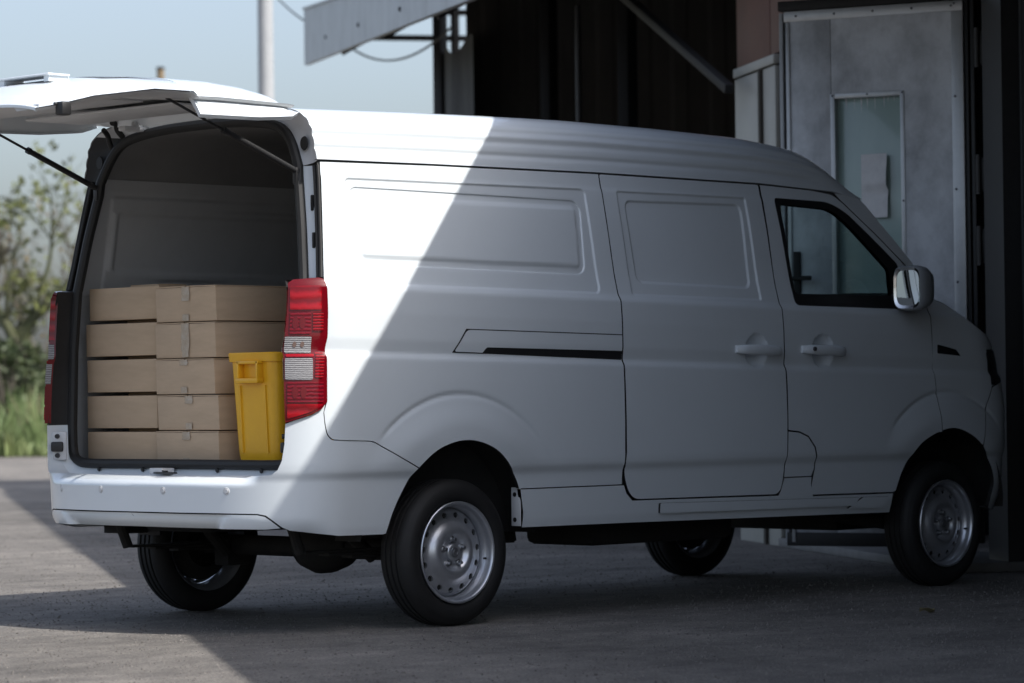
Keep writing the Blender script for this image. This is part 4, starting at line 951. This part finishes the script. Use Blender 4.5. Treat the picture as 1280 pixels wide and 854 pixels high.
lbox('pane',fx0+.01,fx1-.01,gz0+.005,gz1-.005,-.046,-.040,'teal',.001)
mb=MB()
for k in range(9):                                             # dried drips at the top of the pane
    x=fx0+.05+.038*k+random.uniform(-.012,.012); l=random.uniform(.02,.085); mb.add([(x,-.0395,gz1-.012),(x+random.uniform(.004,.009),-.0395,gz1-.012),(x+.002,-.0395,gz1-.012-l)],[(0,1,2)])
mb.build('pane_drip','paper',leaf,False)
for z in (TZ-.03,):
    for k in range(5): 
        mb=MB(); mb.lathe([(.0001,.004),(.006,.003),(.007,.0)],10,c=(.06+.21*k,.006,z)); mb.build('screw','screw',leaf)
for k in range(6):
    mb=MB(); mb.lathe([(.0001,.004),(.006,.003),(.007,.0)],10,c=(.045,.005,.5+.47*k)); mb.build('screw','screw',leaf)
for x,z in ((fx0+.006,gz1+.003),(fx1-.006,gz1+.003),(fx0+.006,gz1-.55),(fx1-.006,gz1-.55),(.5*(fx0+fx1),gz1+.003)):
    mb=MB(); mb.lathe([(.0001,.004),(.005,.003),(.006,.0)],10,c=(x,.004,z)); mb.build('screw','screw',leaf)
for z in (2.62,1.98,1.62,.6):
    mb=MB(); mb.box((-.125,-.06,z-.085),(-.05,-.012,z+.085),bev=.006); mb.tube([(-.07,-.005,z-.10),(-.07,-.005,z+.10)],.014); mb.build('hinge','black',leaf)
mb=MB(); mb.box((lx(.93),.0,1.35),(lx(.97),.012,1.62),bev=.004); mb.tube([(lx(.95),.012,1.48),(lx(.95),.06,1.48),(lx(.85),.06,1.48)],.012); mb.build('leaf_handle','steel_dk',leaf)
# notice fixed to the pane, bowed at the middle
g=[]
for k in range(13):
    t=k/12; z=kz(2.162)-t*(kz(2.162)-kz(1.82)); bow=.016+.020*math.sin(math.pi*t*1.15)**2*math.copysign(1,math.sin(math.pi*t*2)+.2); g.append([(lx(.434),bow-.036+.018,z),(lx(.513),bow-.028,z),(lx(.592),-.034,z)])
mb=MB(); mb.grid(g); g2=[[ (p[0],p[1]-.0015,p[2]) for p in r] for r in g]; mb.grid(g2,flip=True); no=mb.build('paper_notice','paper',None,sharp=80,recalc=False)
no.location=hp; no.rotation_euler=(0,0,ang); tag(no,'blank grey sheet of paper curling off the door window','notice')

# ------------------------------------------------------------------ canopy roof over the yard
can=thing('canopy','grey steel canopy whose eave fascia shades the van','canopy',W(8,2.0,0)); CL=W(8,2.0,0)
def C(t,d,z): return W(t,d,z)-CL
ts=[6.3,EAVE[2][0],8,11,14,17,EAVE[3][0]]
def cw(t): return (3.66 if t<15.35 else 5.6)-eave(t)[0]
mb=MB(); g=[]; g2=[]
for t in ts:
    e=eave(t); g.append([C(t,e[0]+.02,e[1]+.03),C(t,e[0]+cw(t),e[1]+SL*cw(t)+.03)]); g2.append([C(t,e[0]+.02,e[1]+.09),C(t,e[0]+cw(t),e[1]+SL*cw(t)+.09)])
mb.grid(g); mb.grid(g2); mb.grid([[a[0] for a in g],[a[0] for a in g2]]); mb.grid([g[-1],g2[-1]]); mb.grid([[a[1] for a in g],[a[1] for a in g2]]); mb.build('roof_sheet','roofsheet',can,False)
def FHt(t): return float(np.interp(t,[EAVE[1][0],EAVE[2][0],EAVE[3][0]],[.28,.28,.60]))
fts=[6.3]+np.linspace(EAVE[2][0],EAVE[3][0],13).tolist()
for k in range(len(fts)-1):
    a,b=fts[k],fts[k+1]; ea,eb=eave(a),eave(b); ga=.004; FH=FHt(b); FA=FHt(a)
    mb=MB(); v=[C(a+ga,ea[0]-.03,ea[1]),C(b-ga,eb[0]-.03,eb[1]),C(b-ga,eb[0]-.03,eb[1]+FH),C(a+ga,ea[0]-.03,ea[1]+FA),C(a+ga,ea[0]+.02,ea[1]),C(b-ga,eb[0]+.02,eb[1]),C(b-ga,eb[0]+.02,eb[1]+FH),C(a+ga,ea[0]+.02,ea[1]+FA)]
    mb.add(v,[(0,1,2,3),(4,7,6,5),(0,4,5,1),(1,5,6,2),(2,6,7,3),(3,7,4,0)]); fp=mb.build('fascia_panel','fascia',can,False)
    mb=MB(); mb.box((-.02,-.02,0),(.02,.0,FH),Matrix.Translation(C(b-.03,eb[0]-.032,eb[1]))@RA,.003); mb.build('rib','fascia',fp)
    for zz_ in ((.35*FH,) if k%3==1 else ()):
        mb=MB(); mb.lathe([(.0001,-.01),(.018,-.008),(.022,.0)],10,axis='x',c=tuple(C(.5*(a+b),.5*(ea[0]+eb[0])-.031,.5*(ea[1]+eb[1])+zz_))); mb.build('bolt','steel_dk',fp)
    mb=MB(); v=[C(a,ea[0]-.05,ea[1]+FA),C(b,eb[0]-.05,eb[1]+FH),C(b,eb[0]+.06,eb[1]+FH+.004),C(a,ea[0]+.06,ea[1]+FA+.004)]; v+=[p+Vector((0,0,.02)) for p in v]; mb.add(v,[(0,3,2,1),(4,5,6,7),(0,1,5,4),(1,2,6,5),(2,3,7,6),(3,0,4,7)]); mb.build('coping','fascia',fp,False)
te=EAVE[3][0]-.15; de,ze=eave(te)
bar('truss_chord',C(te,de,ze+.30),C(te,de+2.2,ze+.30),.03,'steel_dk',can); bar('truss_chord',C(te,de,ze+.58),C(te,de+2.2,ze+.58),.03,'steel_dk',can)
bar('truss_post',C(te,de+1.60,ze-.1),C(te,de+1.60,ze+1.0),.035,'steel_dk',can); bar('truss_web',C(te,de+.55,ze+.32),C(te,de+1.55,ze+.86),.025,'steel_dk',can); bar('truss_web',C(te,de+1.65,ze+.10),C(te,de+2.3,ze+.6),.025,'steel_dk',can)
for t in (9.5,13.5,17.5):
    e=eave(t); bar('rafter',C(t,e[0]+.05,e[1]-.02+.03),C(t,e[0]+cw(t)-.05,e[1]+SL*(cw(t)-.05)-.02),.03,'steel_dk',can)
bar('canopy_post',C(16.9,3.45,0),C(16.9,3.45,eave(16.9)[1]+SL*(3.45-eave(16.9)[0])),.05,'steel_dk',can)
# rolled tarpaulin at the corner of the building
cu=thing('rolled_tarpaulin','dark grey tarpaulin hanging at the far corner of the workshop','tarpaulin',W(15.6,3.36,0)); 
M['tarp']=mat('grey_tarpaulin',(.034,.034,.036),.7,var=(2,.7,(.022,.022,.023)),bump=(6,.4,.05),stretch=(1,1,.3))
g=[]
for k in range(25):
    t=k/24; tt=-.92+1.62*t; f=.06*math.sin(t*7.5)+.015*math.sin(t*19); g.append([AX*tt+QX*(f+(-.02 if t>.6 else .0))+Vector((0,0,.02)),AX*tt+QX*(f*.7)+Vector((0,0,2.2)),AX*tt+QX*(f*.4)+Vector((0,0,4.05+.05*math.sin(t*9)))])
mb=MB(); mb.grid(g); mb.build('tarpaulin_sheet','tarp',cu,sharp=70)
bar('tarpaulin_pole',AX*.72+Vector((0,0,0)),AX*.72+Vector((0,0,4.1)),.035,'steel_dk',cu)

# ------------------------------------------------------------------ poles and wires
M['polegrey']=mat('grey_concrete_pole',(.34,.35,.36),.7,var=(4,.5,(.27,.28,.29)))
M['polewood']=mat('weathered_wood_pole',(.20,.15,.09),.8,var=(6,.6,(.14,.10,.06)),stretch=(1,1,.1))
pp=thing('utility_pole','tall grey utility pole standing behind the raised tailgate','pole',at(336,45))
mb=MB(); mb.lathe([(.0001,0),(.125,0),(.10,9.5),(.0001,9.5)],20,axis='z'); mb.build('pole_shaft','polegrey',pp)
mb=MB(); mb.box((-.06,-.7,8.6),(.06,.7,8.7)); 
for y in (-.6,0,.6): mb.lathe([(.0001,8.7),(.05,8.7),(.06,8.8),(.03,8.88),(.0001,8.88)],12,axis='z',c=(0,y,0))
mb.build('cross_arm','polewood',pp)
pw=thing('wooden_pole','short brown wooden pole far beyond the tailgate','pole',at(204,62)); mb=MB(); mb.lathe([(.0001,0),(.10,0),(.075,7.30),(.0001,7.30)],14,axis='z'); mb.build('pole_shaft','polewood',pw)
mb=MB(); mb.lathe([(.0001,7.30),(.085,7.30),(.085,7.34),(.0001,7.36)],14,axis='z'); mb.build('pole_cap','steel_dk',pw)
def wire(name,a,b,sag,label):
    a=Vector(a);b=Vector(b); pts=[a.lerp(b,t)+Vector((0,0,-sag*4*t*(1-t))) for t in np.linspace(0,1,25)]; mb=MB(); mb.tube(pts,.011,6); o=mb.build(name,'rubber',None); tag(o,label,'cable'); return o
wa=at(336,45,6.75); wire('service_cable',wa,W(te,de,ze+.45),.05,'thin service cable from the grey utility pole to the canopy')
wire('hanging_cable',W(te,de+.45,ze+.20),W(15.4,3.3,4.22),.22,'thin drooping cable under the canopy truss')

# ------------------------------------------------------------------ vegetation beyond the yard
def leafmat(name,c1,c2): 
    m=mat(name,c1,.6,var=(1.4,1.,c2)); b=m.node_tree.nodes['Principled BSDF']; b.inputs['Subsurface Weight'].default_value=0; return m
M['leaf_y']=leafmat('olive_leaves',(.115,.125,.030),(.075,.095,.022)); M['leaf_b']=leafmat('russet_leaves',(.15,.095,.040),(.10,.09,.03)); M['leaf_d']=leafmat('dark_hedge_leaves',(.035,.055,.018),(.06,.075,.025)); M['leaf_g']=leafmat('fresh_weed_leaves',(.10,.15,.045),(.17,.19,.08))
M['bark']=mat('grey_bark',(.11,.095,.075),.9,var=(6,.7,(.06,.055,.045)),bump=(20,.6,.02)); M['bark_moss']=mat('mossy_bark',(.075,.085,.035),.9,var=(6,.7,(.06,.055,.04)),bump=(20,.6,.02))
def leaves(centers,radii,n,size,flat=.7):
    centers=np.array(centers); radii=np.array(radii); k=RNG.integers(0,len(centers),n); d=RNG.normal(size=(n,3)); d/=np.linalg.norm(d,axis=1,keepdims=True); r=RNG.random(n)**.45
    c=centers[k]+d*(radii[k]*r)[:,None]*[1,1,flat]
    a=RNG.normal(size=(n,3)); a/=np.linalg.norm(a,axis=1,keepdims=True); b=np.cross(a,RNG.normal(size=(n,3))); b/=np.linalg.norm(b,axis=1,keepdims=True)
    s=(size*(.6+.8*RNG.random(n)))[:,None]
    v=np.stack([c-a*s,c+b*s*.5,c+a*s,c-b*s*.5],1).reshape(-1,3); f=np.arange(4*n).reshape(-1,4); return v,f
def branchy(mb,p,d,L,r,depth,tips,spread=.6):
    p=Vector(p); d=Vector(d).normalized(); pts=[p]; q=p
    for k in range(4):
        d=(d+Vector((random.gauss(0,.16),random.gauss(0,.16),random.gauss(.03,.10)))).normalized(); q=q+d*L/4; pts.append(q)
    mb.tube(pts,[r*(1-.14*k) for k in range(5)],6,False); tips.append(q)
    if depth>0:
        for k in range(random.choice((2,3))):
            nd=(d+Vector((random.gauss(0,spread),random.gauss(0,spread),random.gauss(.1,spread*.6)))).normalized(); branchy(mb,pts[random.choice((2,3,4))],nd,L*random.uniform(.6,.8),r*.55,depth-1,tips,spread)
def tree(px,depth,label,main,r,leafm,nleaf,lsize,clump,bark='bark',group=None,levels=2):
    base=at(px,depth); t=thing('tree',label,'tree',base,0,group); mb=MB(); tips=[]
    for pts,rad,dep in main:
        P3=[rt*a+fh*c+Vector((0,0,b)) for a,b,c in pts]; P3=[Vector(q) for q in catmull(P3,4)]; n=len(P3); mb.tube(P3,[rad*(1-.6*i/(n-1)) for i in range(n)],8)
        for k in range(dep): 
            i=random.randint(n//3,n-1); d=(P3[i]-P3[i-1]).normalized(); branchy(mb,P3[i],d+Vector((random.gauss(0,.5),random.gauss(0,.5),random.gauss(.2,.4))),random.uniform(.6,1.0),rad*.4,levels,tips)
        tips.append(P3[-1])
    mb.build('trunk',bark,t,recalc=False)
    if nleaf:
        tips=[tuple(p) for p in tips]; tips=[p for p in tips if random.random()<.75] or tips; v,f=leaves(tips,[clump*random.uniform(.5,1.3) for _ in tips],nleaf,lsize); mk('crown',v,f,leafm,t,False)
    return t
random.seed(21)
tree(14,60,'sparse olive green tree with a mossy forked trunk beyond the field',[([(-.1,-.1,0),(.05,.6,0),(-.05,1.2,0),(.08,1.8,.1),(-.12,2.4,0),(-.55,3.0,.2)],.17,3),([(.06,1.7,.1),(.35,2.3,0),(.75,2.75,-.2),(1.25,3.3,0)],.09,5),([(.35,2.3,0),(.5,2.9,.3),(.7,3.6,.3),(.75,4.2,.2)],.06,5),([(-.1,2.4,0),(.0,3.0,-.3),(.1,3.6,-.3)],.05,3)],.17,'leaf_y',780,.075,.28,'bark_moss')
tree(-30,66,'bare twiggy tree with a few russet leaves beyond the field',[([(0,-.1,0),(.1,1.0,0),(.0,2.0,.1),(.3,3.0,0),(.5,3.9,0)],.10,9),([(.05,1.2,0),(.6,2.0,.2),(1.0,2.8,0)],.06,6),([(.05,1.0,0),(-.6,2.0,.2),(-.9,3.0,0)],.06,5)],.1,'leaf_b',220,.06,.30,levels=3)
tree(72,68,'slender russet tinged tree rising beside the sparse olive tree',[([(0,-.1,0),(-.1,1.0,0),(.1,2.0,.1),(.25,3.2,0),(.35,4.1,0)],.08,8),([(-.05,1.4,0),(-.6,2.2,.2),(-.9,3.0,0)],.05,6)],.1,'leaf_b',200,.06,.30,levels=3)
tree(420,70,'rounded dark green tree far behind the van',[([(0,-.1,0),(.1,1.0,0),(.0,2.2,.1),(.2,3.0,0)],.15,7),([(.05,1.2,0),(.6,2.0,.2),(1.0,2.6,0)],.08,5),([(.05,1.0,0),(-.6,1.9,.2),(-1.0,2.6,0)],.08,5)],.1,'leaf_d',2600,.08,.45)
bl=['low dark bush under the sparse olive tree','broad dark bush beside the bare twiggy tree','dense dark bush hidden behind the open van bay','small dark bush between field and slender tree','dark bush at the end of the hedge behind the van']
for i,(px,dep,h,w) in enumerate(((22,58,2.45,1.5),(-75,59,2.5,1.6),(190,58,2.3,1.7),(95,59.5,2.2,1.3),(330,58.5,2.3,1.8))):
    t=thing('bush',bl[i],'bush',at(px,dep),0,'bushes along the field'); cs=[];rs=[]
    for k in range(26):
        a=random.uniform(0,6.28); r_=w*math.sqrt(random.random())*.85; zc=random.uniform(.3,h-.25)*(1-.25*(r_/w)**2); cs.append((r_*math.cos(a),r_*math.sin(a),zc)); rs.append(random.uniform(.28,.5))
    v,f=leaves(cs,rs,5200,.06,.85); mk('foliage',v,f,'leaf_d' if i!=0 else 'leaf_d',t,False)
    mb=MB()
    for k in range(5): branchy(mb,(random.uniform(-.3,.3),random.uniform(-.3,.3),-.05),(random.gauss(0,.3),random.gauss(0,.3),1),h*.6,.035,1,[],.5)
    mb.build('stems','bark',t,recalc=False)
def blades(n,px0,px1,d0,d1,h0,h1,wd,seed):
    r=np.random.default_rng(seed); px=r.uniform(px0,px1,n); dp=r.uniform(d0,d1,n); base=np.array([CAM.x,CAM.y,0])+np.array([fh.x,fh.y,0])*dp[:,None]+np.array([rt.x,rt.y,0])*((px-640)/FPX*dp)[:,None]; base[:,2]=.02
    h=r.uniform(h0,h1,n)*(.6+.4*np.sin(px*.05+dp)*np.sin(px*.021+1))*(.55+.45*np.clip((dp-d0)/2,0,1)); a=r.uniform(0,6.28,n); s=np.stack([np.cos(a),np.sin(a),0*a],-1)*(wd*(.6+.8*r.random(n)))[:,None]
    ln=r.normal(size=(n,3))*[.22,.22,0]*h[:,None]; mid=base+ln*.35; mid[:,2]+=h*.55; tip=base+ln; tip[:,2]+=h
    v=np.stack([base-s,base+s,mid+s*.9,tip,mid-s*.9],1).reshape(-1,3); f=[(5*i,5*i+1,5*i+2,5*i+3,5*i+4) for i in range(n)]; return v,f
M['grass']=leafmat('meadow_grass',(.10,.16,.05),(.16,.19,.08)); M['straw']=leafmat('dry_seed_heads',(.30,.26,.15),(.22,.20,.11))
v,f=blades(24000,-420,1100,51.8,57.5,.45,1.4,.016,3); tag(mk('meadow_grass',v,f,'grass',None,False),'tall green meadow grass beyond the concrete yard','grass',kind='stuff')
v,f=blades(5200,-420,1100,53.5,58,.7,1.25,.012,4); tag(mk('dry_grass',v,f,'straw',None,False),'tall straw coloured grass in front of the bushes','grass',kind='stuff')
v,f=blades(8000,-420,1100,51.6,54,.3,.85,.035,5); tag(mk('leafy_weeds',v,f,'leaf_g',None,False),'fresh green weeds along the edge of the yard','weeds',kind='stuff')
# loose grit on the concrete
r=np.random.default_rng(11); n=42000
dp=8.3*(26/8.3)**r.random(n); px=r.uniform(-120,1400,n); base=np.array([CAM.x,CAM.y,0])+np.array([fh.x,fh.y,0])*dp[:,None]+np.array([rt.x,rt.y,0])*((px-640)/FPX*dp)[:,None]
sz=.0016+.0036*r.random(n)**3*(1+.5*r.random(n)); ang=r.uniform(0,6.28,n); v=[]
for k in range(4):
    a_=ang+k*1.571+r.normal(0,.25,n); v.append(base+np.stack([np.cos(a_)*sz*1.3,np.sin(a_)*sz*1.3,0*sz-.0004],-1))
v.append(base+np.stack([0*sz,0*sz,sz*(.8+.6*r.random(n))],-1)); v=np.stack(v,1).reshape(-1,3)
f=[]
for i in range(n): b_=5*i; f+=[(b_,b_+1,b_+4),(b_+1,b_+2,b_+4),(b_+2,b_+3,b_+4),(b_+3,b_,b_+4)]
M['grit']=mat('stone_grit',(.07,.066,.062),.95,var=(55,1.,(.21,.195,.18)),spec=.1)
tag(mk('grit',v,f,'grit',None,False),'loose stone grit scattered over the concrete yard','grit',kind='stuff')
# a dry leaf and a scrap on the concrete
for px,y_,lab in ((1154,765,'curled dry leaf lying on the concrete near the front wheel'),):
    p=at(px,12.9,0); 
    g=[[( -.05+.1*i/6, w_*math.sin(math.pi*i/6)*.022, .006+.012*abs(w_)+.006*math.sin(i)) for w_ in (-1,0,1)] for i in range(7)]
    mb=MB(); mb.grid(g); o=mb.build('dry_leaf','straw',None); o.location=p; tag(o,lab,'leaf')
